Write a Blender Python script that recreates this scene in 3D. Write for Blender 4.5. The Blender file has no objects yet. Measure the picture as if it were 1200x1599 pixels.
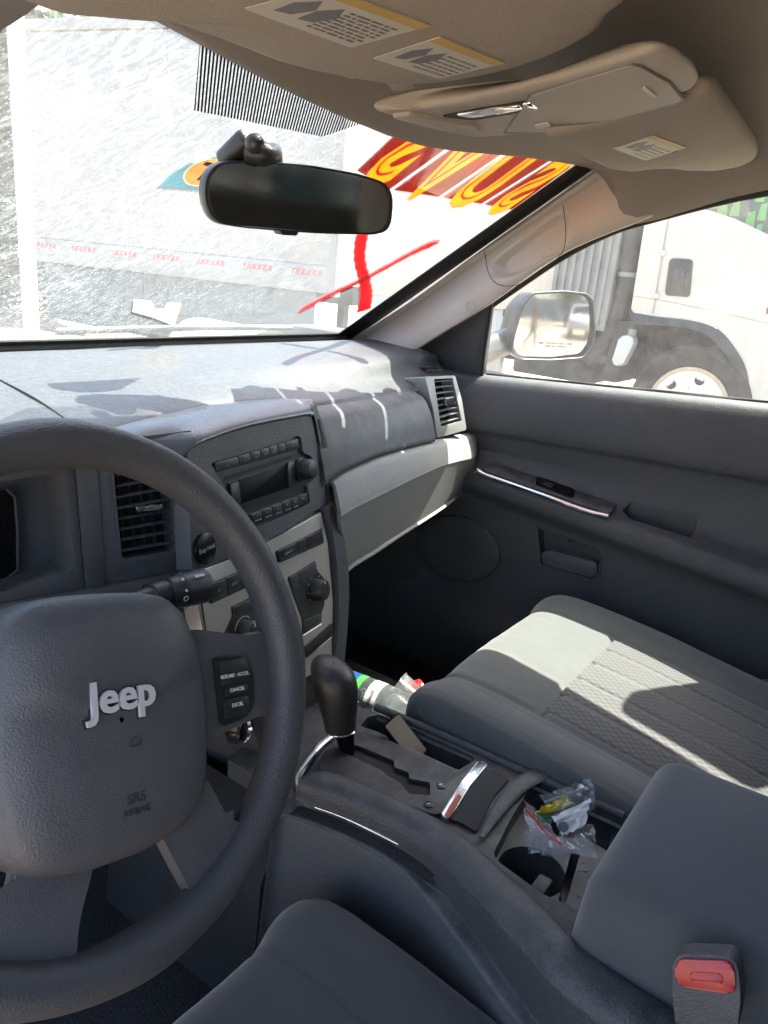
import bpy, bmesh, math, random
from math import sin, cos, pi, radians, sqrt, exp
from mathutils import Vector, Matrix, noise as mnoise
random.seed(7)
V = Vector
SC = bpy.context.scene
COL = SC.collection

# ------------------------------------------------------------------ camera
CAM = V((-.644, -.408, 1.30))
YAW, PIT, ROL = radians(56.1), radians(18.0), radians(5.5)
FPX = 1180.0
cF = V((sin(YAW)*cos(PIT), cos(YAW)*cos(PIT), -sin(PIT)))
_R = V((cos(YAW), -sin(YAW), 0)); _U = _R.cross(cF)
cR = _R*cos(ROL) + _U*sin(ROL); cU = _U*cos(ROL) - _R*sin(ROL)
cam = bpy.data.cameras.new('camera'); camo = bpy.data.objects.new('camera', cam); COL.objects.link(camo)
M = Matrix((cR, cU, -cF)).transposed().to_4x4(); M.translation = CAM
camo.matrix_world = M
cam.sensor_fit = 'HORIZONTAL'; cam.sensor_width = 36; cam.lens = FPX/1200*36
cam.clip_start = .02; cam.clip_end = 2000
SC.camera = camo

# ------------------------------------------------------------------ light
SUN = V((.43, -.225, .875)).normalized()
w = bpy.data.worlds.new('World'); SC.world = w; w.use_nodes = True
nt = w.node_tree; bg = nt.nodes['Background']
sky = nt.nodes.new('ShaderNodeTexSky'); sky.sky_type = 'NISHITA'; sky.sun_disc = False
sky.sun_elevation = math.asin(SUN.z); sky.sun_rotation = math.atan2(SUN.x, SUN.y)
sky.dust_density = 4.0; sky.air_density = 1.0; sky.ozone_density = .6
nt.links.new(sky.outputs[0], bg.inputs[0]); bg.inputs[1].default_value = .15
sl = bpy.data.lights.new('sun', 'SUN'); sl.energy = 4.0; sl.angle = radians(.5); sl.color = (1, .945, .84)
so = bpy.data.objects.new('sun', sl); COL.objects.link(so)
so.rotation_euler = (-SUN).to_track_quat('-Z', 'Y').to_euler(); so.location = SUN*20
SC.view_settings.view_transform = 'Standard'; SC.view_settings.look = 'None'
SC.view_settings.exposure = 2.5; SC.view_settings.gamma = 1
SC.render.engine = 'CYCLES'
cy = SC.cycles; cy.use_denoising = True; cy.max_bounces = 10; cy.diffuse_bounces = 6; cy.glossy_bounces = 5
cy.transmission_bounces = 8; cy.transparent_max_bounces = 24; cy.caustics_reflective = False; cy.caustics_refractive = False
cy.sample_clamp_indirect = 8

# ------------------------------------------------------------------ measuring helpers (the photograph is 1200 x 1599)
def ray(px, py): return cF + cR*((px-600)/FPX) - cU*((py-799.5)/FPX)
def onp(px, py, P0, n):
    d = ray(px, py); k = (V(P0)-CAM).dot(V(n))/d.dot(V(n)); return CAM + d*k
def PX(px, py, x): return onp(px, py, (x, 0, 0), (1, 0, 0))
def PY(px, py, y): return onp(px, py, (0, y, 0), (0, 1, 0))
def PZ(px, py, z): return onp(px, py, (0, 0, z), (0, 0, 1))
def PD(px, py, dep): return CAM + ray(px, py)*dep
def PF(px, py, fy):                      # point of the sight line where y = fy(x)
    d = ray(px, py); lo, hi = .3, 3.0
    g = lambda k: (CAM+d*k).y - fy((CAM+d*k).x)
    s = g(lo) > 0
    for _ in range(50):
        m = (lo+hi)/2
        if (g(m) > 0) == s: lo = m
        else: hi = m
    return CAM + d*lo
def lerp(t, tab):
    if t <= tab[0][0]: return tab[0][1]
    for (a, b), (c, d) in zip(tab, tab[1:]):
        if t <= c: return b + (d-b)*(t-a)/(c-a)
    return tab[-1][1]

ccw2 = lambda L: L if sum((L[i][0]-L[i-1][0])*(L[i][1]+L[i-1][1]) for i in range(len(L))) < 0 else L[::-1]
class Frame:
    def __init__(s, O, er, eu):
        s.O = V(O); s.r = V(er).normalized(); u = V(eu); s.u = (u - s.r*u.dot(s.r)).normalized(); s.n = s.r.cross(s.u)
    def to(s, a, b, w=0): return s.O + s.r*a + s.u*b + s.n*w
    def p(s, px, py, w=0):
        P = onp(px, py, s.O + s.n*w, s.n) - s.O; return (P.dot(s.r), P.dot(s.u))
    def pts(s, L, w=0): return [s.p(x, y, w) for x, y in L]

# ------------------------------------------------------------------ mesh helpers
def parent_to(o, parent):
    if parent is not None:
        o.parent = parent
        o.matrix_parent_inverse = Matrix.Translation(-parent.location) if parent.type == 'EMPTY' else Matrix.Identity(4)
def finish(name, bm, mat, parent=None, smooth=True, ang=35):
    me = bpy.data.meshes.new(name); bmesh.ops.recalc_face_normals(bm, faces=bm.faces) if len(bm.faces) else None
    bm.to_mesh(me); bm.free()
    if smooth:
        me.polygons.foreach_set('use_smooth', [True]*len(me.polygons))
        me.set_sharp_from_angle(angle=radians(ang))
    o = bpy.data.objects.new(name, me); COL.objects.link(o)
    if mat: me.materials.append(MAT[mat] if isinstance(mat, str) else mat)
    parent_to(o, parent)
    return o
def thing(name, label, cat, loc=(0, 0, 0), group=None):
    o = bpy.data.objects.new(name, None); COL.objects.link(o); o.location = loc; o.empty_display_size = .05
    return tag(o, label, cat, group)
def tag(o, label, cat, group=None):
    o['label'] = label; o['category'] = cat
    if group: o['group'] = group
    return o
def struct(o): o['kind'] = 'structure'; return o
def crs(P, n):                           # Catmull-Rom through P
    if n <= 1: return list(P)
    out = []
    for i in range(len(P)-1):
        p1, p2 = P[i], P[i+1]
        p0 = P[i-1] if i else p1*2-p2
        p3 = P[i+2] if i+2 < len(P) else p2*2-p1
        for k in range(n):
            t = k/n; t2 = t*t; t3 = t2*t
            out.append((p1*2 + (p2-p0)*t + (p0*2-p1*5+p2*4-p3)*t2 + (p1*3-p0-p2*3+p3)*t3)*.5)
    out.append(P[-1].copy()); return out
def gridbm(rows, cu=False, cv=False, bm=None):
    bm = bm or bmesh.new()
    vs = [[bm.verts.new(p) for p in r] for r in rows]
    R, C = len(rows), len(rows[0])
    for i in range(R if cv else R-1):
        for j in range(C if cu else C-1):
            try: bm.faces.new((vs[i][j], vs[i][(j+1) % C], vs[(i+1) % R][(j+1) % C], vs[(i+1) % R][j]))
            except ValueError: pass
    return bm
def patch(name, rows, mat, parent=None, nu=4, nv=4, thick=0, away=None, cu=False, ang=50):
    rows = [crs([V(p) for p in r], nu) for r in rows]
    colsT = [crs([r[j] for r in rows], nv) for j in range(len(rows[0]))]
    g = [[c[i] for c in colsT] for i in range(len(colsT[0]))]
    bm = gridbm(g, cu=cu)
    if thick:
        bmesh.ops.recalc_face_normals(bm, faces=bm.faces)
        bm.normal_update()
        f = bm.faces[:][len(bm.faces)//2]
        s = 1
        if away is not None and f.normal.dot(V(away)) > 0: s = -1
        for v_ in bm.verts: pass
        off = {v_: v_.normal.copy() for v_ in bm.verts}
        fs = bm.faces[:]
        ret = bmesh.ops.duplicate(bm, geom=bm.verts[:]+bm.edges[:]+fs)
        vm = ret['vert_map']
        dup = {}
        for a, nrm in off.items():
            b = vm[a]; dup[a] = b; b.co = a.co + nrm*thick*s*(1)
        be = [e for e in bm.edges if len(e.link_faces) == 1 and e.verts[0] in off and e.verts[1] in off]
        for e in be:
            a, b = e.verts
            try: bm.faces.new((a, b, dup[b], dup[a]))
            except ValueError: pass
    return finish(name, bm, mat, parent, ang=ang)
def rpoly(P, r, n=4):                    # polygon with rounded corners
    P = [V((p[0], p[1])) for p in P]; out = []
    N = len(P)
    for i in range(N):
        a, b, c = P[i-1], P[i], P[(i+1) % N]
        rr = r[i] if isinstance(r, (list, tuple)) else r
        d1 = (a-b); d2 = (c-b); l = min(rr, d1.length*.49, d2.length*.49)
        if l < 1e-6: out.append((b.x, b.y)); continue
        s = b + d1.normalized()*l; e = b + d2.normalized()*l
        for k in range(n+1):
            t = k/n; q = s*(1-t)**2 + b*2*t*(1-t) + e*t*t; out.append((q.x, q.y))
    return out
def rrect(a0, b0, a1, b1, r, n=4): return rpoly([(a0, b0), (a1, b0), (a1, b1), (a0, b1)], r, n)
def prismbm(F, out, w0, w1, bev=0, seg=2, bm=None, dome=0):
    nb = bmesh.new()
    lo = [nb.verts.new(F.to(a, b, w0)) for a, b in out]; hi = [nb.verts.new(F.to(a, b, w1)) for a, b in out]
    N = len(out)
    top = nb.faces.new(hi); nb.faces.new(lo[::-1])
    for i in range(N): nb.faces.new((lo[i], lo[(i+1) % N], hi[(i+1) % N], hi[i]))
    if bev: bmesh.ops.bevel(nb, geom=list(top.edges), offset=bev, segments=seg, affect='EDGES', profile=.5, clamp_overlap=True)
    if bm is None: return nb
    me = bpy.data.meshes.new('tmp'); nb.to_mesh(me); nb.free(); bm.from_mesh(me); bpy.data.meshes.remove(me); return bm
def prism(name, F, out, w0, w1, mat, parent=None, bev=0, seg=2, ang=40):
    return finish(name, prismbm(F, out, w0, w1, bev, seg), mat, parent, ang=ang)
def ringprism(name, F, outer, inner, w0, w1, mat, parent=None):
    bm = bmesh.new(); N = len(outer)
    L = [[bm.verts.new(F.to(a, b, w_)) for a, b in o] for o in (outer, inner) for w_ in (w0, w1)]
    ol, oh, il, ih = L
    for i in range(N):
        j = (i+1) % N
        for A, B in ((ol, oh), (oh, ih), (ih, il), (il, ol)): bm.faces.new((A[i], A[j], B[j], B[i]))
    return finish(name, bm, mat, parent)
def boxbm(c, s, rot=None, bev=0, seg=2, bm=None):
    nb = bmesh.new(); bmesh.ops.create_cube(nb, size=1)
    bmesh.ops.scale(nb, vec=V(s), verts=nb.verts)
    if bev: bmesh.ops.bevel(nb, geom=nb.edges[:], offset=bev, segments=seg, affect='EDGES', profile=.5, clamp_overlap=True)
    T = Matrix.Translation(V(c)) @ (rot.to_4x4() if rot is not None else Matrix.Identity(4))
    bmesh.ops.transform(nb, matrix=T, verts=nb.verts)
    if bm is None: return nb
    me = bpy.data.meshes.new('tmp'); nb.to_mesh(me); nb.free(); bm.from_mesh(me); bpy.data.meshes.remove(me); return bm
def box(name, c, s, mat, parent=None, rot=None, bev=0, seg=2): return finish(name, boxbm(c, s, rot, bev, seg), mat, parent)
def tubebm(P, r, n=10, bm=None, cap=True, flat=1.0):
    P = [V(p) for p in P]; bm = bm or bmesh.new(); rows = []
    up = None
    for i, p in enumerate(P):
        t = (P[min(i+1, len(P)-1)] - P[max(i-1, 0)]).normalized()
        if up is None: up = V((0, 0, 1)) if abs(t.z) < .9 else V((1, 0, 0))
        a = t.cross(up).normalized(); b = a.cross(t).normalized(); up = b
        rr = r[i] if isinstance(r, (list, tuple)) else r
        rows.append([bm.verts.new(p + (a*cos(2*pi*k/n) + b*sin(2*pi*k/n)*flat)*rr) for k in range(n)])
    for i in range(len(rows)-1):
        for k in range(n): bm.faces.new((rows[i][k], rows[i][(k+1) % n], rows[i+1][(k+1) % n], rows[i+1][k]))
    if cap: bm.faces.new(rows[0][::-1]); bm.faces.new(rows[-1])
    return bm
def tube(name, P, r, mat, parent=None, n=10, flat=1.0): return finish(name, tubebm(P, r, n, flat=flat), mat, parent, ang=60)
def lathe(name, F, prof, mat, parent=None, n=32, ca=0, cb=0, ang=40):     # prof: (radius, w) about F.n at (ca, cb)
    bm = bmesh.new(); rows = []
    for r, w_ in prof:
        if r < 1e-6: rows.append([bm.verts.new(F.to(ca, cb, w_))])
        else: rows.append([bm.verts.new(F.to(ca + r*cos(2*pi*k/n), cb + r*sin(2*pi*k/n), w_)) for k in range(n)])
    for A, B in zip(rows, rows[1:]):
        for k in range(n):
            j = (k+1) % n
            if len(A) == 1 and len(B) == 1: continue
            if len(A) == 1: bm.faces.new((A[0], B[j], B[k]))
            elif len(B) == 1: bm.faces.new((A[k], A[j], B[0]))
            else: bm.faces.new((A[k], A[j], B[j], B[k]))
    return finish(name, bm, mat, parent, ang=ang)
def textmesh(name, s, F, a, b, size, mat, parent=None, w=0, ext=.0003, bold=0, rot=0, mirror=False, shear=0, align='CENTER', sx=1):
    c = bpy.data.curves.new(name, 'FONT'); c.body = s; c.size = size; c.extrude = ext; c.offset = bold; c.shear = shear
    c.align_x = align; c.align_y = 'CENTER'; c.resolution_u = 3
    o = bpy.data.objects.new('tmp', c); COL.objects.link(o)
    me = bpy.data.meshes.new_from_object(o.evaluated_get(bpy.context.evaluated_depsgraph_get()))
    bpy.data.objects.remove(o); bpy.data.curves.remove(c)
    cr_, sr_ = cos(rot), sin(rot)
    for v_ in me.vertices:
        x, y, z = v_.co; x *= -sx if mirror else sx
        v_.co = F.to(a + x*cr_ - y*sr_, b + x*sr_ + y*cr_, w + z)
    me.name = name; o = bpy.data.objects.new(name, me); COL.objects.link(o)
    me.materials.clear(); me.materials.append(MAT[mat]); parent_to(o, parent); return o
def bake(o):
    dg = bpy.context.evaluated_depsgraph_get(); me = bpy.data.meshes.new_from_object(o.evaluated_get(dg))
    o.modifiers.clear(); o.data = me
def cut(o, cutters):                     # carve real recesses
    for bm in cutters:
        c = finish('cutter', bm, None, smooth=False)
        m = o.modifiers.new('b', 'BOOLEAN'); m.operation = 'DIFFERENCE'; m.solver = 'EXACT'; m.object = c
        bpy.context.view_layer.update(); bake(o); bpy.data.objects.remove(c)
    me = o.data; me.polygons.foreach_set('use_smooth', [True]*len(me.polygons)); me.set_sharp_from_angle(angle=radians(38))
    return o

# ------------------------------------------------------------------ materials
MAT = {}
def newmat(name):
    m = bpy.data.materials.new(name); m.use_nodes = True; MAT[name] = m
    return m, m.node_tree, m.node_tree.nodes['Principled BSDF']
def node(t, typ, **kw):
    n = t.nodes.new(typ)
    for k, v_ in kw.items():
        if k.startswith('i_'):
            key = k[2:]; key = int(key) if key.isdigit() else key
            n.inputs[key].default_value = v_
        else: setattr(n, k, v_)
    return n
def coords(t, scale=(1, 1, 1), rot=(0, 0, 0)):
    tc = node(t, 'ShaderNodeTexCoord'); mp = node(t, 'ShaderNodeMapping')
    mp.inputs['Scale'].default_value = scale; mp.inputs['Rotation'].default_value = rot
    t.links.new(tc.outputs['Object'], mp.inputs[0]); return mp.outputs[0]
def noise(t, co, sc, det=3, ro=.6):
    n = node(t, 'ShaderNodeTexNoise'); n.inputs['Scale'].default_value = sc; n.inputs['Detail'].default_value = det
    n.inputs['Roughness'].default_value = ro; t.links.new(co, n.inputs['Vector']); return n.outputs['Fac']
def ramp(t, fac, stops):
    r = node(t, 'ShaderNodeValToRGB'); e = r.color_ramp.elements
    while len(e) < len(stops): e.new(.5)
    for q, (p, c) in zip(e, stops): q.position = p; q.color = c if len(c) == 4 else (*c, 1)
    t.links.new(fac, r.inputs[0]); return r.outputs[0]
def mixc(t, fac, a, b):
    m = node(t, 'ShaderNodeMix', data_type='RGBA')
    for s, v_ in ((0, fac), (6, a), (7, b)):
        if hasattr(v_, 'is_linked') or hasattr(v_, 'links'): t.links.new(v_, m.inputs[s])
        else: m.inputs[s].default_value = v_ if s == 0 else ((*v_, 1) if len(v_) == 3 else v_)
    return m.outputs[2]
def math_(t, op, a, b=0.0):
    m = node(t, 'ShaderNodeMath', operation=op)
    for i, v_ in ((0, a), (1, b)):
        if isinstance(v_, (int, float)): m.inputs[i].default_value = v_
        else: t.links.new(v_, m.inputs[i])
    return m.outputs[0]
def surf(name, col, rough=.6, grain=0, bump=.15, var=.15, dust=0, dustcol=(.42, .41, .38), metal=0, spec=.5, coat=0, vscale=9, sheen=0, wear=0, dscale=34):
    m, t, b = newmat(name); co = coords(t)
    n1 = noise(t, co, vscale, 4); f1 = ramp(t, n1, [(.3, (0, 0, 0)), (.75, (1, 1, 1))])
    c = mixc(t, f1, tuple(x*(1-var) for x in col), tuple(min(1, x*(1+var)) for x in col))
    if dust:
        n2 = noise(t, co, dscale, 6, .7); f2 = ramp(t, n2, [(.38, (0, 0, 0)), (.8, (1, 1, 1))])
        ge = node(t, 'ShaderNodeNewGeometry'); sp = node(t, 'ShaderNodeSeparateXYZ'); t.links.new(ge.outputs['True Normal'], sp.inputs[0])
        upf = math_(t, 'MULTIPLY', math_(t, 'MAXIMUM', sp.outputs[2], .12), dust)
        c = mixc(t, math_(t, 'MULTIPLY', f2, upf), c, dustcol)
    if wear:
        n3 = noise(t, co, 60, 5, .75); f3 = ramp(t, n3, [(.66, (0, 0, 0)), (.74, (1, 1, 1))])
        c = mixc(t, math_(t, 'MULTIPLY', f3, wear), c, (.3, .3, .3))
    t.links.new(c, b.inputs['Base Color'])
    rn = noise(t, co, 21, 4); mr = node(t, 'ShaderNodeMapRange'); t.links.new(rn, mr.inputs[0])
    mr.inputs[3].default_value = max(.02, rough-.1); mr.inputs[4].default_value = min(1, rough+.1); t.links.new(mr.outputs[0], b.inputs['Roughness'])
    b.inputs['Metallic'].default_value = metal; b.inputs['Specular IOR Level'].default_value = spec; b.inputs['Coat Weight'].default_value = coat
    if sheen: b.inputs['Sheen Weight'].default_value = sheen; b.inputs['Sheen Roughness'].default_value = .5
    if grain:
        v = node(t, 'ShaderNodeTexVoronoi'); v.inputs['Scale'].default_value = grain; t.links.new(co, v.inputs['Vector'])
        g2 = noise(t, co, grain*.7, 3)
        h = math_(t, 'ADD', v.outputs['Distance'], g2)
        bp = node(t, 'ShaderNodeBump'); bp.inputs['Strength'].default_value = bump; bp.inputs['Distance'].default_value = .001
        t.links.new(h, bp.inputs['Height']); t.links.new(bp.outputs[0], b.inputs['Normal'])
    return m
surf('dash_dark', (.070, .075, .083), .55, 520, .35, .12, dust=.28)
surf('dash_top', (.055, .060, .067), .45, 480, .3, .08, dust=.55, dustcol=(.155, .16, .165), vscale=30, spec=.55, dscale=150)
surf('brow_skin', (.078, .090, .112), .30, 480, .18, .1, dust=.12, spec=.75)  # bluish base colour stands in for sky mirrored in the brow
surf('mirror_shell', (.035, .036, .038), .4)
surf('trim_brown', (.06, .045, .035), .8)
surf('dash_light', (.235, .238, .232), .55, 520, .3, .08, dust=.15)
surf('dash_mid', (.14, .137, .128), .55, 520, .25, .1, dust=.15)
surf('wheel_skin', (.058, .060, .065), .44, 620, .38, .12, wear=.05)
surf('hub_skin', (.068, .071, .079), .46, 700, .30, .1, dust=.12)
surf('black_plastic', (.016, .017, .019), .42, 700, .2, .2, dust=.15)
surf('button_black', (.013, .014, .016), .33, 0, 0, .2, dust=.1)
surf('gloss_black', (.006, .006, .008), .28, 0, 0, .2, spec=.2)
surf('screen_black', (.005, .005, .006), .5, spec=.1)
surf('spoke_dark', (.046, .048, .053), .5, 700, .2)
surf('mark_dark', (.030, .031, .035), .6)
surf('void_black', (.004, .004, .005), .7)
surf('charcoal', (.042, .043, .047), .5, 600, .3, .12, dust=.2)
surf('console_grey', (.058, .06, .066), .55, 560, .4, .12, dust=.25, wear=.08)
surf('rail_skin', (.046, .048, .053), .5, 420, .5, .12, dust=.18, wear=.1)
surf('door_dark', (.060, .062, .068), .6, 500, .35, .1, dust=.12)
surf('door_low', (.047, .047, .05), .65, 500, .35, .1)
surf('carpet', (.026, .026, .028), .95, 300, 1, .35)
surf('headliner', (.225, .203, .180), .95, 900, .4, .07, vscale=5)
surf('visor_cloth', (.275, .243, .21), .9, 900, .4, .06, vscale=5)
surf('overhead_plastic', (.30, .27, .235), .55, 700, .25, .07)
surf('pillar_plastic', (.47, .44, .40), .6, 700, .25, .05)
surf('silver_paint', (.50, .485, .44), .38, 0, 0, .06, metal=.35)
surf('vent_silver', (.33, .335, .33), .45, 0, 0, .06, metal=.2)
surf('chrome', (.82, .82, .83), .1, 0, 0, .05, metal=1)
surf('badge_silver', (.72, .73, .75), .32, 0, 0, .05, metal=.35)
surf('worn_chrome', (.62, .63, .65), .25, 160, .08, .3, metal=.9, vscale=60)
surf('rust_red', (.35, .08, .03), .5, 0, 0, .3)
surf('mirror_glass', (.75, .76, .78), .02, 0, 0, 0, metal=1)
surf('side_mirror_glass', (.42, .43, .44), .01, 0, 0, 0, metal=1)
surf('white_print', (.7, .7, .7), .6)
surf('grey_print', (.32, .33, .34), .6)
surf('label_paper', (.42, .40, .355), .6, 0, 0, .04)
surf('label_yellow', (.42, .285, .09), .6)
surf('label_ink', (.13, .13, .145), .6)
surf('red_plastic', (.42, .02, .025), .3, 0, 0, .1)
surf('glove_white', (.55, .55, .5), .7)
surf('car_paint', (.50, .51, .52), .28, 0, 0, .04, metal=.5, coat=.6, dust=.2)
surf('rubber', (.012, .012, .012), .7, 0, 0, .2, dust=.3, dustcol=(.25, .21, .16))
surf('truck_white', (.50, .485, .455), .35, 0, 0, .05, coat=.3, dust=.1)
surf('trailer_white', (.25, .265, .27), .5, 0, 0, .10, dust=.1, vscale=2)
def grime(name, amount, col=(.22, .19, .15)):
    m = MAT[name]; t = m.node_tree; b = t.nodes['Principled BSDF']; src = b.inputs['Base Color'].links[0].from_socket
    co = coords(t, (5, 5, .7)); f = ramp(t, noise(t, co, 1.6, 7, .7), [(.48, (0, 0, 0)), (.78, (1, 1, 1))])
    t.links.new(mixc(t, math_(t, 'MULTIPLY', f, amount), src, col), b.inputs['Base Color'])
grime('truck_white', .35); grime('trailer_white', .35)
surf('trailer_grey', (.20, .21, .215), .6, 0, 0, .12, vscale=2)
surf('post_white', (.50, .52, .52), .5, 0, 0, .04)
surf('tape_red', (.45, .03, .04), .4)
surf('tape_white', (.75, .75, .75), .4)
surf('under_shade_grey', (.10, .125, .128), .6, 0, 0, .2, vscale=3, dust=.1)  # flat grey-teal for the shaded strip below the trailer
surf('under_dark', (.03, .032, .035), .8, 0, 0, .3)
surf('wheel_steel', (.62, .63, .66), .4, 0, 0, .08, metal=.3)
surf('tan_steel', (.46, .38, .27), .5)
surf('glass_dark', (.03, .035, .04), .08)
surf('hi_vis', (.25, .62, .06), .8)
surf('blue_wall', (.16, .22, .28), .7, 0, 0, .35, vscale=.7)
surf('bark', (.10, .075, .05), .9, 40, 1, .3)
surf('leaf', (.06, .10, .03), .6, 0, 0, .45, vscale=2)
surf('skin', (.30, .17, .11), .6)
surf('cloth_dark', (.03, .03, .035), .9)
surf('cloth_maroon', (.12, .04, .04), .9)
surf('hair', (.01, .008, .007), .6)
surf('tan_card', (.20, .17, .125), .6, 0, 0, .15)
surf('yellow_wrap', (.62, .47, .02), .5, 90, 1, .1)
surf('green_wrap', (.03, .12, .05), .5)
surf('white_paper', (.68, .67, .69), .7)
surf('label_blue', (.01, .06, .18), .4)
surf('label_green', (.06, .40, .05), .4)
surf('sand_debris', (.28, .22, .16), .9)

# ground: trampled sand
m, t, b = newmat('sand'); co = coords(t)
c = mixc(t, noise(t, co, .35, 6), (.36, .28, .20), (.48, .39, .29)); c = mixc(t, noise(t, co, 6, 6, .7), c, (.33, .26, .19))
t.links.new(c, b.inputs['Base Color']); b.inputs['Roughness'].default_value = 1
bp = node(t, 'ShaderNodeBump'); bp.inputs['Strength'].default_value = .6; t.links.new(noise(t, co, 9, 8, .7), bp.inputs['Height']); t.links.new(bp.outputs[0], b.inputs['Normal'])
# seat cloth: fine knit; and the quilted insert with a woven diamond pattern
def seatcloth(name, col, weave):
    m, t, b = newmat(name); co = coords(t)
    c = mixc(t, noise(t, co, 11, 5), tuple(x*.88 for x in col), tuple(x*1.12 for x in col))
    c = mixc(t, math_(t, 'MULTIPLY', ramp(t, noise(t, co, 5, 5, .7), [(.5, (0, 0, 0)), (.8, (1, 1, 1))]), .25), c, tuple(x*.7 for x in col))
    if weave:
        co2 = coords(t, (1, 1, 1), (0, 0, radians(0)))
        sp = node(t, 'ShaderNodeSeparateXYZ'); t.links.new(co2, sp.inputs[0])
        a = math_(t, 'SINE', math_(t, 'MULTIPLY', sp.outputs[0], 560)); b2 = math_(t, 'SINE', math_(t, 'MULTIPLY', sp.outputs[1], 430))
        h = math_(t, 'MULTIPLY', a, b2); f = ramp(t, math_(t, 'ADD', math_(t, 'MULTIPLY', h, .5), .5), [(.35, (0, 0, 0)), (.65, (1, 1, 1))])
        c = mixc(t, f, tuple(x*.80 for x in col), tuple(x*1.12 for x in col)); hh = f; st, di = .45, .0008
    else:
        hh = noise(t, co, 700, 3); st, di = .35, .001
    t.links.new(c, b.inputs['Base Color']); b.inputs['Roughness'].default_value = .95
    b.inputs['Sheen Weight'].default_value = .35; b.inputs['Specular IOR Level'].default_value = .2
    bp = node(t, 'ShaderNodeBump'); bp.inputs['Strength'].default_value = st; bp.inputs['Distance'].default_value = di
    t.links.new(hh, bp.inputs['Height']); t.links.new(bp.outputs[0], b.inputs['Normal'])
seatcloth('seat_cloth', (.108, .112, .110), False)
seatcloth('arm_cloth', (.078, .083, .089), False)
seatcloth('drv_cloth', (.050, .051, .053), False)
seatcloth('seat_weave', (.098, .096, .096), True)
# ribbed rubber
m, t, b = newmat('ribbed'); co = coords(t, (1, 1, 1), (0, 0, radians(18)))
wv = node(t, 'ShaderNodeTexWave'); wv.inputs['Scale'].default_value = 190; wv.bands_direction = 'Y'; t.links.new(co, wv.inputs[0])
b.inputs['Base Color'].default_value = (.04, .042, .047, 1); b.inputs['Roughness'].default_value = .5
bp = node(t, 'ShaderNodeBump'); bp.inputs['Strength'].default_value = .8; bp.inputs['Distance'].default_value = .001; t.links.new(wv.outputs['Fac'], bp.inputs['Height']); t.links.new(bp.outputs[0], b.inputs['Normal'])
# clear things
def clear(name, tint, dirt=None, rough=.0, ior=1.45, refl=1.0):
    m = bpy.data.materials.new(name); m.use_nodes = True; MAT[name] = m; t = m.node_tree; t.nodes.clear()
    out = node(t, 'ShaderNodeOutputMaterial'); tr = node(t, 'ShaderNodeBsdfTransparent'); tr.inputs[0].default_value = (*tint, 1)
    gl = node(t, 'ShaderNodeBsdfGlossy'); gl.inputs['Roughness'].default_value = rough
    lw = node(t, 'ShaderNodeLayerWeight'); lw.inputs[0].default_value = .5
    fr = math_(t, 'ADD', math_(t, 'MULTIPLY', math_(t, 'POWER', lw.outputs['Facing'], 5.0), .9), .05)
    mx = node(t, 'ShaderNodeMixShader'); t.links.new(math_(t, 'MULTIPLY', fr, refl), mx.inputs[0]); t.links.new(tr.outputs[0], mx.inputs[1]); t.links.new(gl.outputs[0], mx.inputs[2])
    last = mx.outputs[0]
    if dirt:
        fac, colr = dirt(t)
        df = node(t, 'ShaderNodeBsdfDiffuse'); tl = node(t, 'ShaderNodeBsdfTranslucent')
        df.inputs[0].default_value = (*colr, 1); tl.inputs[0].default_value = (*colr, 1)
        m1 = node(t, 'ShaderNodeMixShader'); m1.inputs[0].default_value = .5; t.links.new(df.outputs[0], m1.inputs[1]); t.links.new(tl.outputs[0], m1.inputs[2])
        m2 = node(t, 'ShaderNodeMixShader'); t.links.new(fac, m2.inputs[0]); t.links.new(last, m2.inputs[1]); t.links.new(m1.outputs[0], m2.inputs[2]); last = m2.outputs[0]
    t.links.new(last, out.inputs[0])
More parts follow.
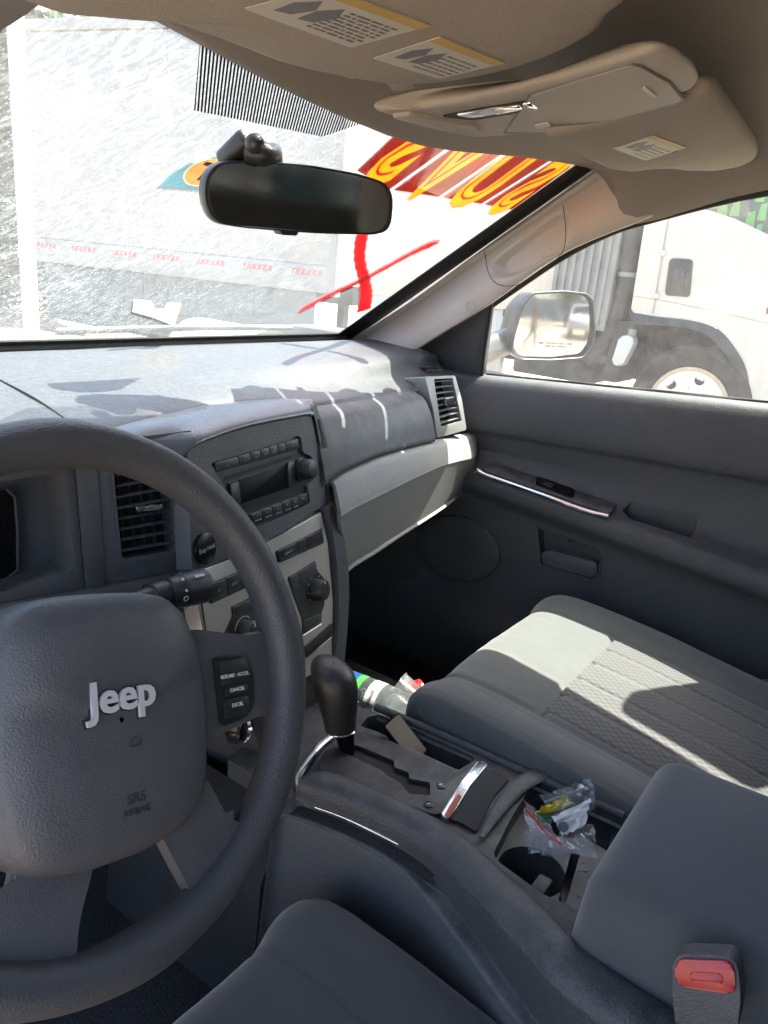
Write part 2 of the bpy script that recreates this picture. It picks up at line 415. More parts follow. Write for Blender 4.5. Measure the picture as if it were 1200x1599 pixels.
def ws_dirt(t):                          # dried splash: drops and runs slanting over the glass, plus a film of dust
    co = coords(t, (1, 1, 1), (radians(-33), 0, 0))
    rot = node(t, 'ShaderNodeMapping'); rot.inputs['Rotation'].default_value = (0, 0, radians(38)); t.links.new(co, rot.inputs[0])
    st = node(t, 'ShaderNodeMapping'); st.inputs['Scale'].default_value = (60, 330, 60); t.links.new(rot.outputs[0], st.inputs[0])
    wob = node(t, 'ShaderNodeTexNoise'); wob.inputs['Scale'].default_value = 14; t.links.new(co, wob.inputs['Vector'])
    ad = node(t, 'ShaderNodeVectorMath', operation='MULTIPLY_ADD'); ad.inputs[1].default_value = (2.2, 2.2, 2.2); t.links.new(wob.outputs['Color'], ad.inputs[0]); t.links.new(st.outputs[0], ad.inputs[2])
    n1 = node(t, 'ShaderNodeTexNoise'); n1.inputs['Scale'].default_value = 1; n1.inputs['Detail'].default_value = 4; t.links.new(ad.outputs[0], n1.inputs['Vector'])
    runs = ramp(t, n1.outputs['Fac'], [(.44, (0, 0, 0)), (.74, (1, 1, 1))])
    st2 = node(t, 'ShaderNodeMapping'); st2.inputs['Scale'].default_value = (190, 380, 200); t.links.new(rot.outputs[0], st2.inputs[0])
    vo = node(t, 'ShaderNodeTexVoronoi'); vo.inputs['Scale'].default_value = 1.0; t.links.new(st2.outputs[0], vo.inputs['Vector'])
    drops = ramp(t, vo.outputs['Distance'], [(.14, (1, 1, 1)), (.36, (0, 0, 0))])
    big = noise(t, co, 5, 4); film = ramp(t, big, [(.3, (.09,)*3), (.75, (.15,)*3)])
    sp = node(t, 'ShaderNodeSeparateXYZ'); tc = node(t, 'ShaderNodeTexCoord'); t.links.new(tc.outputs['Object'], sp.inputs[0])
    left = node(t, 'ShaderNodeMapRange'); left.inputs[1].default_value = .62; left.inputs[2].default_value = .02; t.links.new(sp.outputs[0], left.inputs[0])
    pat = ramp(t, noise(t, co, 9, 4, .7), [(.30, (.35,)*3), (.62, (1, 1, 1))])
    d = math_(t, 'MAXIMUM', math_(t, 'MULTIPLY', runs, .22), math_(t, 'MULTIPLY', drops, .30))
    d = math_(t, 'MULTIPLY', math_(t, 'MULTIPLY', d, pat), math_(t, 'ADD', math_(t, 'MULTIPLY', left.outputs[0], .85), .15))
    return math_(t, 'ADD', d, film), (.80, .84, .82)
clear('windshield_glass', (.90, .95, .93), ws_dirt)
def dg_dirt(t):
    co = coords(t); n = noise(t, co, 26, 8, .75); f = ramp(t, n, [(.30, (.03,)*3), (.78, (.085,)*3)])
    sp_ = ramp(t, noise(t, co, 150, 3), [(.70, (0, 0, 0)), (.76, (.3,)*3)])
    return math_(t, 'ADD', f, math_(t, 'MULTIPLY', sp_, .5)), (.80, .80, .78)
clear('door_glass', (.86, .93, .90), dg_dirt)
clear('tint_glass', (.22, .25, .23))
clear('clear_plastic', (.90, .92, .93), lambda t: (ramp(t, noise(t, coords(t), 60, 4), [(.3, (.05,)*3), (.8, (.22,)*3)]), (.8, .82, .85)), .12)
clear('bag_plastic', (.93, .95, .97), lambda t: (ramp(t, noise(t, coords(t), 90, 5), [(.3, (.07,)*3), (.75, (.32,)*3)]), (.82, .85, .9)), .1, refl=1.8)
# fine black ceramic lines on the glass
m = bpy.data.materials.new('frit_lines'); m.use_nodes = True; MAT['frit_lines'] = m; t = m.node_tree; t.nodes.clear()
out = node(t, 'ShaderNodeOutputMaterial'); tr = node(t, 'ShaderNodeBsdfTransparent'); df = node(t, 'ShaderNodeBsdfDiffuse'); df.inputs[0].default_value = (.02, .02, .02, 1)
mx = node(t, 'ShaderNodeMixShader'); tc = node(t, 'ShaderNodeTexCoord'); sp = node(t, 'ShaderNodeSeparateXYZ'); t.links.new(tc.outputs['Object'], sp.inputs[0])
# lines run slanting over the glass, parallel to the block's edge
f = math_(t, 'GREATER_THAN', math_(t, 'SINE', math_(t, 'MULTIPLY', math_(t, 'ADD', math_(t, 'MULTIPLY', sp.outputs[0], .82), math_(t, 'MULTIPLY', sp.outputs[1], -.655)), 2*pi/.0034)), -.2)
t.links.new(f, mx.inputs[0]); t.links.new(tr.outputs[0], mx.inputs[1]); t.links.new(df.outputs[0], mx.inputs[2]); t.links.new(mx.outputs[0], out.inputs[0])
# translucent coloured vinyl and paint seen against the light
def vinyl(name, col, tr_=.75):
    m = bpy.data.materials.new(name); m.use_nodes = True; MAT[name] = m; t = m.node_tree; t.nodes.clear()
    out = node(t, 'ShaderNodeOutputMaterial'); tl = node(t, 'ShaderNodeBsdfTranslucent'); df = node(t, 'ShaderNodeBsdfDiffuse'); mx = node(t, 'ShaderNodeMixShader')
    co = coords(t); c = mixc(t, ramp(t, noise(t, co, 16, 5), [(.35, (0, 0, 0)), (.7, (1, 1, 1))]), tuple(x*.72 for x in col), col)
    t.links.new(c, tl.inputs[0]); t.links.new(c, df.inputs[0]); mx.inputs[0].default_value = 1-tr_
    t.links.new(tl.outputs[0], mx.inputs[1]); t.links.new(df.outputs[0], mx.inputs[2]); t.links.new(mx.outputs[0], out.inputs[0])
vinyl('vinyl_red', (.42, .060, .020)); vinyl('vinyl_yellow', (.95, .50, .03)); vinyl('vinyl_orange', (.75, .20, .025))
vinyl('vinyl_dark', (.12, .03, .01)); vinyl('spray_red', (.80, .004, .012), .8); vinyl('vinyl_clear', (.8, .5, .33))
vinyl('sticker_blue', (.30, .46, .50)); vinyl('sticker_orange', (.95, .50, .22)); vinyl('paper_cream', (.92, .86, .68))

# ================================================================== setting outside
bm = bmesh.new(); N = 60
rows = []
for i in range(N+1):
    row = []
    for j in range(N+1):
        f = lambda k: (k/N*2-1)
        x = f(j); y = f(i); x = math.copysign(abs(x)**3, x)*600 + 2; y = math.copysign(abs(y)**3, y)*600
        row.append(V((x, y, .03*sin(x*1.3)*cos(y*1.1) - .03)))
    rows.append(row)
struct(finish('ground', gridbm(rows), 'sand'))

# ---- semi-trailer standing across the view
TA, TB = PZ(40, 372, 1.13), PZ(520, 434, 1.13)
TA = CAM + (V((ray(40, 379).x, ray(40, 379).y, 0)))*10.3; TB = CAM + V((ray(520, 433).x, ray(520, 433).y, 0))*8.7
TA.z = TB.z = 0
TF = Frame(TA, TB-TA, (0, 0, 1)); TL = (TB-TA).length
tr = thing('trailer', 'long white box trailer with red and white reflective tape along its bottom rail', 'trailer', TA)
prism('box_body', TF, [(0, 1.02), (TL, 1.02), (TL, 3.75), (0, 3.75)], -2.5, -.03, 'trailer_white', tr)
npan = 6
for k in range(npan):
    a0 = .07 + (TL-.14)*k/npan; a1 = .07 + (TL-.14)*(k+1)/npan
    prism('side_panel', TF, [(a0+.001, 1.24), (a1-.001, 1.24), (a1-.001, 3.66), (a0+.001, 3.66)], -.028, -.012, 'trailer_white', tr, bev=.004)
prism('bottom_rail', TF, [(0, .93), (TL, .93), (TL, 1.225), (0, 1.225)], -.06, .012, 'trailer_white', tr, bev=.01)
prism('top_rail', TF, [(0, 3.67), (TL, 3.67), (TL, 3.80), (0, 3.80)], -.06, .012, 'trailer_white', tr, bev=.01)
prism('corner_post', TF, [(TL-.055, .9), (TL+.05, .9), (TL+.05, 3.82), (TL-.055, 3.82)], -.12, .03, 'trailer_grey', tr, bev=.008)
prism('corner_post', TF, [(-.05, .9), (.055, .9), (.055, 3.82), (-.05, 3.82)], -.12, .03, 'trailer_white', tr, bev=.008)
pitch = TL/7.05
for k in range(7):
    a0 = .17 + pitch*k
    tp = prism('reflective_tape', TF, [(a0, 1.115), (a0+pitch*.58, 1.115), (a0+pitch*.58, 1.175), (a0, 1.175)], .012, .016, 'tape_red', tr)
    for q in range(5):
        c0 = a0 + pitch*.58*(q+.35)/5.3
        prism('hatch', TF, [(c0, 1.122), (c0+.008, 1.122), (c0+.026, 1.168), (c0+.018, 1.168)], .0165, .018, 'tape_white', tp)
for a0 in (1.0, 2.1):
    for w_ in (-.35, -2.2):
        lathe('wheel', Frame(TF.to(a0, .5, w_), TF.r, TF.u), [(0, .02), (.26, .02), (.28, .06), (.47, .1), (.5, .02), (.5, -.2), (.47, -.25), (0, -.25)], 'rubber', tr, n=28)
for a0 in (TL*.82,):
    for w_ in (-.4, -2.1):
        box('landing_leg', TF.to(a0, .5, w_), (.12, .12, 1.0), 'under_dark', tr)
nsk = 5  # added panels, their dark colour stands in for shade under the trailer
for k in range(nsk):
    a0, a1 = .25+(TL-.5)*k/nsk, .25+(TL-.5)*(k+1)/nsk
    prism('under_shade_panel', TF, rpoly([(a0+.006, .16), (a1-.006, .16), (a1-.006, .925), (a0+.006, .925)], .02), -.10, -.07, 'under_shade_grey', tr, bev=.004)
prism('chassis_beam', TF, [(.1, .78), (TL-.1, .78), (TL-.1, 1.01), (.1, 1.01)], -1.7, -.8, 'under_dark', tr)

post = thing('steel_post', 'bright white steel post standing before the left end of the trailer', 'post', PD(38, 500, 6.0))
pb = PD(38, 300, 7.2); pb.z = 0
box('shaft', (pb.x, pb.y, 2.0), (.15, .15, 4.0), 'post_white', post, rot=Matrix.Rotation(radians(-30), 3, 'Z'), bev=.012)
box('base_plate', (pb.x, pb.y, .02), (.34, .34, .04), 'trailer_grey', post, rot=Matrix.Rotation(radians(-30), 3, 'Z'), bev=.006)
box('cap', (pb.x, pb.y, 4.01), (.17, .17, .03), 'trailer_grey', post, rot=Matrix.Rotation(radians(-30), 3, 'Z'), bev=.006)

# ---- trees beyond
def tree(base, h, r, seed, label, nleaf=5200, low=.22):
    rnd = random.Random(seed); root = thing('tree', label, 'tree', base, 'trees beyond the lot')
    b0 = V(base); P = [b0 + V((0, 0, -.1)), b0 + V((.05, 0, h*.3)), b0 + V((-.1, .1, h*.6)), b0 + V((.05, 0, h*.9))]
    bm = tubebm(crs(P, 4), [.22*h/6*(1-.8*k/12) for k in range(13)], 8)
    tips = []
    for k in range(9):
        s = P[1].lerp(P[3], rnd.random()*.8); a = rnd.random()*2*pi; e = s + V((cos(a), sin(a), rnd.uniform(.2, .9)))*r*.75
        tubebm(crs([s, s.lerp(e, .5)+V((0, 0, .15)), e], 3), [.06*(1-.7*i/6) for i in range(7)], 5, bm); tips += [e, s.lerp(e, .6)]
    finish('trunk', bm, 'bark', root)
    vs, fs = [], []
    for k in range(nleaf):
        c = rnd.choice(tips); d = V((rnd.gauss(0, 1), rnd.gauss(0, 1), rnd.gauss(0, .8)))*r*.26; c = c + d
        if rnd.random() < .3*(low < .1): c.z = rnd.uniform(.05, h*.5)
        if c.z < h*low: c.z = h*low + rnd.random()
        ax = V((rnd.gauss(0, 1), rnd.gauss(0, 1), rnd.gauss(0, 1))).normalized(); bx = ax.orthogonal().normalized(); s = rnd.uniform(.09, .2)
        i = len(vs); vs += [c-ax*s, c+bx*s*.45, c+ax*s, c-bx*s*.45]; fs.append((i, i+1, i+2, i+3))
    me = bpy.data.meshes.new('crown'); me.from_pydata(vs, [], fs); o = bpy.data.objects.new('crown', me); COL.objects.link(o); me.materials.append(MAT['leaf']); parent_to(o, root)
def gpt(px, dep): q = CAM + V((ray(px, 360).x, ray(px, 360).y, 0))*dep; return (q.x, q.y, -.05)
tree(gpt(-60, 12), 6.5, 2.0, 1, 'leafy dark tree growing close behind the white steel post', 9000, .02)
tree(gpt(60, 19), 8.0, 2.6, 2, 'tall leafy tree rising behind the end of the white trailer')
tree((8.5, -24, -.05), 7, 3.0, 3, 'round leafy tree beside the blue sheet wall')
tree((1.0, -27, -.05), 8, 3.2, 4, 'wide leafy tree at the back of the sandy lot')

# ---- cab-over truck parked beside the car, facing back
KX = 5.6
KF = Frame((KX, 0, 0), (0, -1, 0), (0, 0, 1))
truck = thing('truck', 'white cab-over truck with black wheel arch and snorkel parked beside the car', 'truck', (KX+1, 1.2, 0))
arch = [(q.x, q.y) for q in crs([V((*KF.p(x, y), 0)) for x, y in [(1024, 494), (1085, 501), (1123, 515), (1150, 546), (1166, 577), (1173, 620)]], 4)]
cabo = [(-1.604, 1.125)] + [tuple(p) for p in arch] + [(arch[-1][0], .42), (.55, .42), (.62, .9), (.55, 1.35), (.30, 2.35), (-1.45, 2.45), (-1.64, 2.30)]
cab = prism('cab', KF, rpoly(cabo, [.03]+[.0]*len(arch)+[.02, .08, .1, .2, .2, .15, .1]), -2.0, 0, 'truck_white', truck, bev=.02)
win = KF.pts([(1070, 322), (1105, 327), (1150, 342), (1200, 366)]) + [(.22, 1.60), (.10, 2.22), (-1.15, 2.28)]
cut(cab, [prismbm(KF, rpoly(win, .03), -.30, .1), prismbm(KF, [KF.p(1044, 335), KF.p(1048, 335), KF.p(1023, 489), KF.p(1019, 489)], -.012, .1)])
prism('side_window', KF, rpoly(win, .03), -.030, -.024, 'door_glass', truck)
prism('window_seal', KF, rpoly([(a, b) for a, b in win], .03), -.299, -.296, 'glass_dark', truck)
for k, (x, y, s) in enumerate([(1095, 322, 15), (1118, 312, 12), (1128, 330, 16), (1150, 322, 13), (1172, 345, 15), (1192, 330, 12), (1160, 300, 12), (1185, 360, 10), (1190, 300, 13)]):
    a, b_ = KF.p(x, y, -.2); q = s/200.0
    prism('hanging_vest', KF, [(a-q*.5, b_-q), (a+q*.5, b_-q), (a+q*.3, b_+q), (a-q*.35, b_+q*.8)], -.22, -.2, 'hi_vis', truck)
ha = KF.pts([(1047, 403), (1083, 405), (1078, 464), (1039, 461)])
hp = prism('door_handle', KF, rpoly(ha, .03), -.01, .012, 'black_plastic', truck, bev=.006)
prism('pull', KF, rpoly([(p[0]*.5+q[0]*.5, p[1]*.5+q[1]*.5) for p, q in zip(ha, [KF.p(1061, 433)]*4)], .02), .012, .022, 'charcoal', hp, bev=.004)
for y_ in (395, 462):
    a, b_ = KF.p(1028 if y_ > 420 else 1038, y_); prism('hinge', KF, rrect(a-.03, b_-.02, a+.01, b_+.02, .006), -.004, .014, 'truck_white', truck, bev=.004)
prism('side_marker', KF, rrect(-.62, 1.22, -.50, 1.27, .01), -.004, .012, 'vinyl_orange', truck, bev=.004)
tube('body_crease', [KF.to(*KF.p(x, y), .001) for x, y in ((990, 462), (1040, 470), (1110, 484), (1200, 505))], .006, 'truck_white', truck, n=6, flat=.6)
# wheel arch lining and trim
hub = KF.p(1075, 634)
HF = Frame(KF.to(hub[0], hub[1], 0), KF.r, KF.u)
am = [KF.p(985, 488)] + arch
inn = [KF.p(990, 505)] + [(q.x, q.y) for q in crs([V((*KF.p(x, y), 0)) for x, y in [(1020, 507), (1080, 514), (1112, 528), (1136, 555), (1150, 585), (1157, 622)]], 4)]
bm = gridbm([[KF.to(a, b_, .012) for a, b_ in am], [KF.to(a, b_, .03) for a, b_ in inn], [KF.to(a, b_, -.6) for a, b_ in inn]])
finish('arch_trim', bm, 'black_plastic', truck, ang=25)
prism('chassis', KF, [(-4.3, .55), (.4, .55), (.4, 1.02), (-4.3, 1.02)], -1.5, -.55, 'under_dark', truck)
wh = thing_wheel = lathe('wheel', HF, [(0, -.02), (.20, -.02), (.235, .01), (.285, .02), (.30, .035), (.30, .02), (.33, .045), (.42, .05), (.462, .01), (.47, -.04), (.47, -.18), (.44, -.22), (0, -.22)], 'rubber', truck, n=56)
lathe('rim', HF, [(0, .035), (.085, .035), (.10, .015), (.19, .005), (.235, .025), (.275, .032), (.285, .045), (.300, .045), (.305, .03)], 'wheel_steel', wh, n=56)
lathe('rim_edge', HF, [(.277, .046), (.285, .052), (.300, .052), (.306, .044)], 'tan_steel', wh, n=56)
for k in range(6):
    a = 2*pi*k/6+.3
    lathe('rim_hole', HF, [(0, .018), (.028, .018), (.034, .026), (.038, .018)], 'void_black', wh, n=14, ca=.215*cos(a), cb=.215*sin(a))
    lathe('lug_nut', HF, [(.020, .005), (.020, .03), (.014, .036), (0, .036)], 'wheel_steel', wh, n=6, ca=.14*cos(a+.5), cb=.14*sin(a+.5), ang=20)
lathe('hub_cap', HF, [(.075, .03), (.07, .075), (.05, .085), (0, .085)], 'wheel_steel', wh, n=28)
HR = Frame(HF.to(-2.5, 0, 0), KF.r, KF.u)
lathe('wheel', HR, [(0, -.1), (.25, -.1), (.29, .02), (.33, .045), (.42, .05), (.462, .01), (.47, -.04), (.47, -.4), (.44, -.42), (0, -.42)], 'rubber', truck, n=40)
sn = [KF.to(*KF.p(x, y), -.12) for x, y in [(986, 250), (984, 330), (976, 400), (972, 440), (962, 480), (945, 520), (915, 570)]]
snp = tube('snorkel', crs(sn, 4), .085, 'black_plastic', truck, n=14)
a, b_ = KF.p(976, 428)
lathe('clamp_ring', Frame(KF.to(a, b_, -.12), (1, 0, 0), (0, 1, 0)), [(.087, -.02), (.095, -.015), (.095, .015), (.087, .02)], 'trailer_grey', snp, n=20)
a, b_ = KF.p(972, 545)
tank = prism('washer_tank', KF, rpoly([(a-.07, b_-.13), (a+.02, b_-.14), (a+.085, b_+.06), (a+.06, b_+.12), (a-.04, b_+.1)], .03), -.12, .0, 'post_white', truck, bev=.02)
lathe('tank_cap', Frame(KF.to(a+.045, b_+.115, -.04), (1, 0, 0), (0, 1, 0)), [(0, .05), (.032, .05), (.035, .04), (.035, 0)], 'trailer_grey', tank, n=18)
prism('mud_guard', KF, [(hub[0]-.75, .55), (hub[0]-.62, .55), (hub[0]-.55, 1.05), (hub[0]-.7, 1.05)], -.5, -.05, 'under_dark', truck)
prism('cargo_box', KF, rpoly([(-4.40, 1.02), (-1.98, 1.02), (-1.98, 3.3), (-4.40, 3.3)], .03), -2.2, -.1, 'truck_white', truck, bev=.02)
prism('front_frame', KF, [(-2.32, .95), (-1.80, .95), (-1.80, 2.6), (-2.32, 2.6)], -2.1, -.02, 'trailer_grey', truck, bev=.01)
for k in range(7):
    prism('frame_rib', KF, [(-2.30+.07*k, 1.0), (-2.272+.07*k, 1.0), (-2.272+.07*k, 2.55), (-2.30+.07*k, 2.55)], -.021, .006, 'trailer_grey', truck)
for k, z in enumerate((1.0, .86, .72)):
    prism('side_rail', KF, [(-2.75, z-.03), (-1.75, z-.03), (-1.75, z+.03), (-2.75, z+.03)], -.10, -.04, 'under_dark', truck)
prism('battery_case', KF, rpoly([(-2.6, .5), (-1.85, .5), (-1.85, .68), (-2.6, .68)], .02), -.4, -.09, 'under_dark', truck, bev=.01)
prism('box_skirt', KF, rpoly([(-4.38, .25), (-2.75, .25), (-2.75, 1.015), (-4.38, 1.015)], .02), -.2, -.12, 'truck_white', truck, bev=.01)
prism('bumper', KF, rpoly([(arch[-1][0]+.02, .38), (.66, .38), (.66, .62), (arch[-1][0]+.02, .55)], .03), -2.0, .02, 'under_dark', truck, bev=.02)

# ================================================================== car body (shell, headliner, pillars)
body = thing('car_body', 'silver car body with beige headliner and grey-beige windshield pillar trim', 'car', (0, 0, 0))
GF = Frame((0, .628, 1.147), (1, 0, 0), (0, -.5, .325))
def gz(y): return 1.147 + (.628-y)*.65
ye = lambda x: lerp(x, [(-.61, .09), (-.4, .115), (-.2, .135), (-.05, .15), (.05, .16), (.16, .165), (.3, .15), (.45, .125), (.61, .108)])
xs = [-.64, -.615, -.54, -.4, -.2, 0, .2, .4, .54, .615, .64]
side = [(.02, 1.40), (-.16, 1.455), (-.4, 1.485), (-1.2, 1.49), (-2.2, 1.44)]
hrows = [[(x, ye(x)+.004, gz(ye(x))-.006) for x in xs], [(x, ye(x)-.018, gz(ye(x))-.004 - (.01 if abs(x) > .6 else 0)) for x in xs]]
for (y, zs), zc in zip([(.06, 1.425)]+side, [1.498, 1.520, 1.545, 1.56, 1.56, 1.50]):
    hrows.append([(x, y, zs if abs(x) > .63 else (zs+.02 if abs(x) > .6 else (zc-.012 if abs(x) > .5 else zc))) for x in xs])
patch('headliner', hrows, 'headliner', body, 3, 4, thick=.025, away=(0, 0, -1))
patch('roof_skin', [[(x, y, z + .05 - .05*abs(x)) for x in (-.655, -.5, 0, .5, .655)] for y, z in ((.09, 1.515), (-.3, 1.575), (-1.2, 1.585), (-2.2, 1.52))], 'car_paint', body, 3, 3)
def pillar(sg):
    g = [(541, 536), (632, 477), (728, 408), (822, 341), (915, 276), (985, 225)]
    o_ = [(648, 549), (700, 516), (762, 478), (880, 397), (1008, 343), (1100, 306)]
    A = [GF.to(*GF.p(x, y, .006), .006) for x, y in g]
    B = [PX(x, y, .685-.045*min(i, 4)/4) for i, (x, y) in enumerate(o_)]
    A = [A[0]+(A[0]-A[1])*.25] + A; B = [B[0]+V((.01, .05, -.03))] + B
    r1 = [a.lerp(b, .03) + V((-.004, -.002, -.0015)) for a, b in zip(A, B)]
    r2 = [a.lerp(b, .5) + V((-.02, -.012, -.008)) for a, b in zip(A, B)]
    r3 = [a.lerp(b, .93) + V((-.012, -.003, -.004)) for a, b in zip(A, B)]
    R = [[V((p.x*sg, p.y, p.z)) for p in r] for r in (A, r1, r2, r3, B)]
    return patch('pillar_trim', R, 'pillar_plastic', body, 16, 14, thick=.02, away=(-sg, -.5, 0))
pr = pillar(1); pillar(-1)
for sg in (1, -1):
    pp = crs([V((sg*a, b, c)) for a, b, c in ((.735, .66, 1.105), (.722, .50, 1.150), (.712, .32, 1.280), (.698, .17, 1.378), (.674, .05, 1.438), (.652, -.08, 1.472), (.636, -.40, 1.510), (.634, -.8, 1.515))], 5)
    tube('pillar_skin', pp, .020, 'car_paint', body, n=12, flat=.8)  # outer pillar tube, added to block sun leaking between trim and door glass
# recessed grip in the right pillar
PFm = Frame(PX(825, 385, .632), PX(880, 340, .622)-PX(770, 428, .645), (-.1, -.55, .8))
PFm2 = PFm if PFm.n.x < 0 else Frame(PFm.O, PFm.r*-1, PFm.u)
gout = PFm2.pts([(768, 412), (775, 400), (860, 332), (876, 328), (880, 338), (878, 372), (868, 392), (800, 432), (780, 434), (770, 428)])
gc = (sum(p[0] for p in gout)/len(gout), sum(p[1] for p in gout)/len(gout))
def shrink(L, k, c=gc): return [(c[0]+(a-c[0])*k, c[1]+(b-c[1])*k) for a, b in L]
def pdist(p, L):                         # signed distance to a polygon, > 0 inside
    q = V(p); d = 9; ins = False
    for k in range(len(L)):
        a, b = V(L[k-1]), V(L[k]); ab = b-a; t_ = max(0, min(1, (q-a).dot(ab)/max(1e-9, ab.dot(ab)))); d = min(d, (q-a-ab*t_).length)
        if (a.y > q.y) != (b.y > q.y) and q.x < (b.x-a.x)*(q.y-a.y)/(b.y-a.y)+a.x: ins = not ins
    return d if ins else -d
for v_ in pr.data.vertices:
    r_ = v_.co - PFm2.O; d_ = pdist((r_.dot(PFm2.r), r_.dot(PFm2.u)), gout)
    if d_ > 0: k_ = min(1, d_/.009); v_.co -= PFm2.n*(.020*k_*k_*(3-2*k_))
lo = [(757, 392), (765, 430), (785, 446), (820, 440), (872, 402), (884, 370), (880, 320)]
tube('panel_seam', crs([PFm2.to(*PFm2.p(x, y, .0035), .0035) for x, y in lo], 5), .0006, 'void_black', pr, n=5)
lathe('airbag_mark', Frame(PX(735, 478, .648), PFm2.r, PFm2.u), [(.009, .001), (.010, .0016), (.011, .001)], 'pillar_plastic', pr, n=20)
tube('window_seal', crs([PX(x, y, xx) for x, y, xx in [(762, 482, .695), (820, 442, .69), (880, 402, .68), (945, 368, .668), (1010, 346, .655)]] + [V((.65, -.16, 1.452)), V((.645, -.4, 1.48)), V((.645, -.9, 1.485))], 5), .005, 'rubber', body, n=8)
# floor, firewall, sills, rear shell
patch('floor_carpet', [[(x, y, z) for x in (-.72, -.3, 0, .3, .72)] for y, z in ((.75, .62), (.62, .50), (.45, .46), (0, .46), (-2.2, .5))], 'carpet', body, 2, 3, thick=.02, away=(0, 0, 1))
patch('firewall', [[(x, y, z) for x in (-.74, 0, .74)] for y, z in ((.72, 1.12), (.74, .85), (.75, .6))], 'carpet', body, 2, 2, thick=.02, away=(0, -1, 0))
box('rear_wall', (0, -2.2, .75), (1.4, .05, .70), 'door_dark', body)
box('rear_glass', (0, -2.2, 1.28), (1.3, .006, .36), 'tint_glass', body)
for sg in (-1, 1):
    box('rear_side', (.72*sg, -1.45, .78), (.06, 1.55, .66), 'door_dark', body, bev=.01)
    box('rear_rail', (.68*sg, -1.45, 1.46), (.06, 1.55, .08), 'headliner', body, bev=.01)
    box('rear_post', (.69*sg, -1.85, 1.25), (.06, .30, .40), 'headliner', body, bev=.01)
    box('rear_window', (.70*sg, -1.30, 1.26), (.006, .9, .36), 'tint_glass', body)
    box('kick_panel', (.71*sg, .55, .76), (.05, .48, .70), 'door_low', body, bev=.01)
    patch('fender', [[((.93 if z < 1 else .80)*sg, y, z) for y in (.45, 1.0, 1.9)] for z in (.45, .95, 1.04)], 'car_paint', body, 3, 3, thick=.01, away=(sg, 0, 0))
for sg in (-1, 1): box('cowl_leak_block', (.765*sg, .62, .98), (.10, .42, .34), 'charcoal', body, bev=.01)  # unseen boxes, added to stop sun leaking past the dash ends
for sg in (-1, 1): box('fender_leak_block', (.86*sg, .66, .72), (.22, .55, .64), 'charcoal', body, bev=.01)  # unseen boxes, added to keep stray sun out of the footwell
box('sill', (-.72, -.1, .46), (.14, 1.3, .12), 'charcoal', body, bev=.02)
box('door_post', (.70, -.47, 1.28), (.08, .20, .42), 'pillar_plastic', body, bev=.02)
box('door_post', (-.68, -.80, 1.25), (.06, .14, .55), 'pillar_plastic', body, bev=.02)
box('rear_bench', (0, -1.55, .95), (1.2, .22, .75), 'seat_cloth', body, bev=.06, seg=4)
patch('hood', [[(x, y, z - .05*abs(x)**2*2 + (.02 if .35 < abs(x) < .5 else 0)) for x in (-.80, -.62, -.42, -.2, 0, .2, .42, .62, .80)] for y, z in ((.78, 1.09), (1.0, 1.085), (1.5, 1.06), (1.85, 1.0), (1.95, .85))], 'car_paint', body, 3, 4, thick=.01, away=(0, 0, 1))
patch('cowl', [[(x, y, z) for x in (-.72, 0, .72)] for y, z in ((.80, 1.07), (.70, 1.095), (.645, 1.128))], 'black_plastic', body, 3, 3)
wp = tube('wiper_arm', crs([GF.to(.02, -.02, -.03), GF.to(.25, .008, -.02), GF.to(.50, .016, -.014)], 4), .006, 'black_plastic', body, n=6)
hb = PD(365, 516, 1.75)
patch('hood_scoop', [[hb + V((x*.09, y*.12, z)) for x, z in ((-1, -.03), (-.6, .005), (0, .016), (.6, .005), (1, -.03))] for y in (-1, -.4, .4, 1)], 'post_white', body, 4, 3)
# dark trimmed corner of the headliner above the driver's door
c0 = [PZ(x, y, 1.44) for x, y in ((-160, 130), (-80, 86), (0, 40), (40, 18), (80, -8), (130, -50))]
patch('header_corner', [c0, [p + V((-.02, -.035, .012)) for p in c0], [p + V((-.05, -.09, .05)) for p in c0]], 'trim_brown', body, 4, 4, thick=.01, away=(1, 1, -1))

# ------------------------------------------------------------------ windshield
ws = thing('windshield', 'dirty splash-marked windshield glass with black border', 'windshield', (0, .628, 1.147))
gl = [(-.72, -.03), (.72, -.03), (.640, .63), (-.640, .63)]
bm = bmesh.new(); bm.faces.new([bm.verts.new(GF.to(a, b, 0)) for a, b in gl]); finish('glass', bm, 'windshield_glass', ws)
ib = GF.p(265, 524)[1]; ir0, ir1 = GF.p(531, 521, .004), GF.p(903, 257, .004)
inner = [(-ir0[0], ib), (ir0[0], ib), (ir1[0], ir1[1]+.0), (-ir1[0], ir1[1])]
inner[2] = (inner[2][0], max(inner[2][1], .60)); inner[3] = (inner[3][0], max(inner[3][1], .60))
ringprism('black_border', GF, gl, inner, .0015, .004, 'void_black', ws)
fr_ = GF.pts([(314, 45), (303, 172), (503, 213), (600, 182), (600, 120), (430, 60)], .002)
bm = bmesh.new(); bm.faces.new([bm.verts.new(GF.to(a, b, .002)) for a, b in fr_]); finish('shade_lines', bm, 'frit_lines', ws)
tube('bottom_seal', [GF.to(-.69, .004, .006), GF.to(0, .004, .006), GF.to(.672, .004, .006)], .009, 'rubber', ws, n=8)
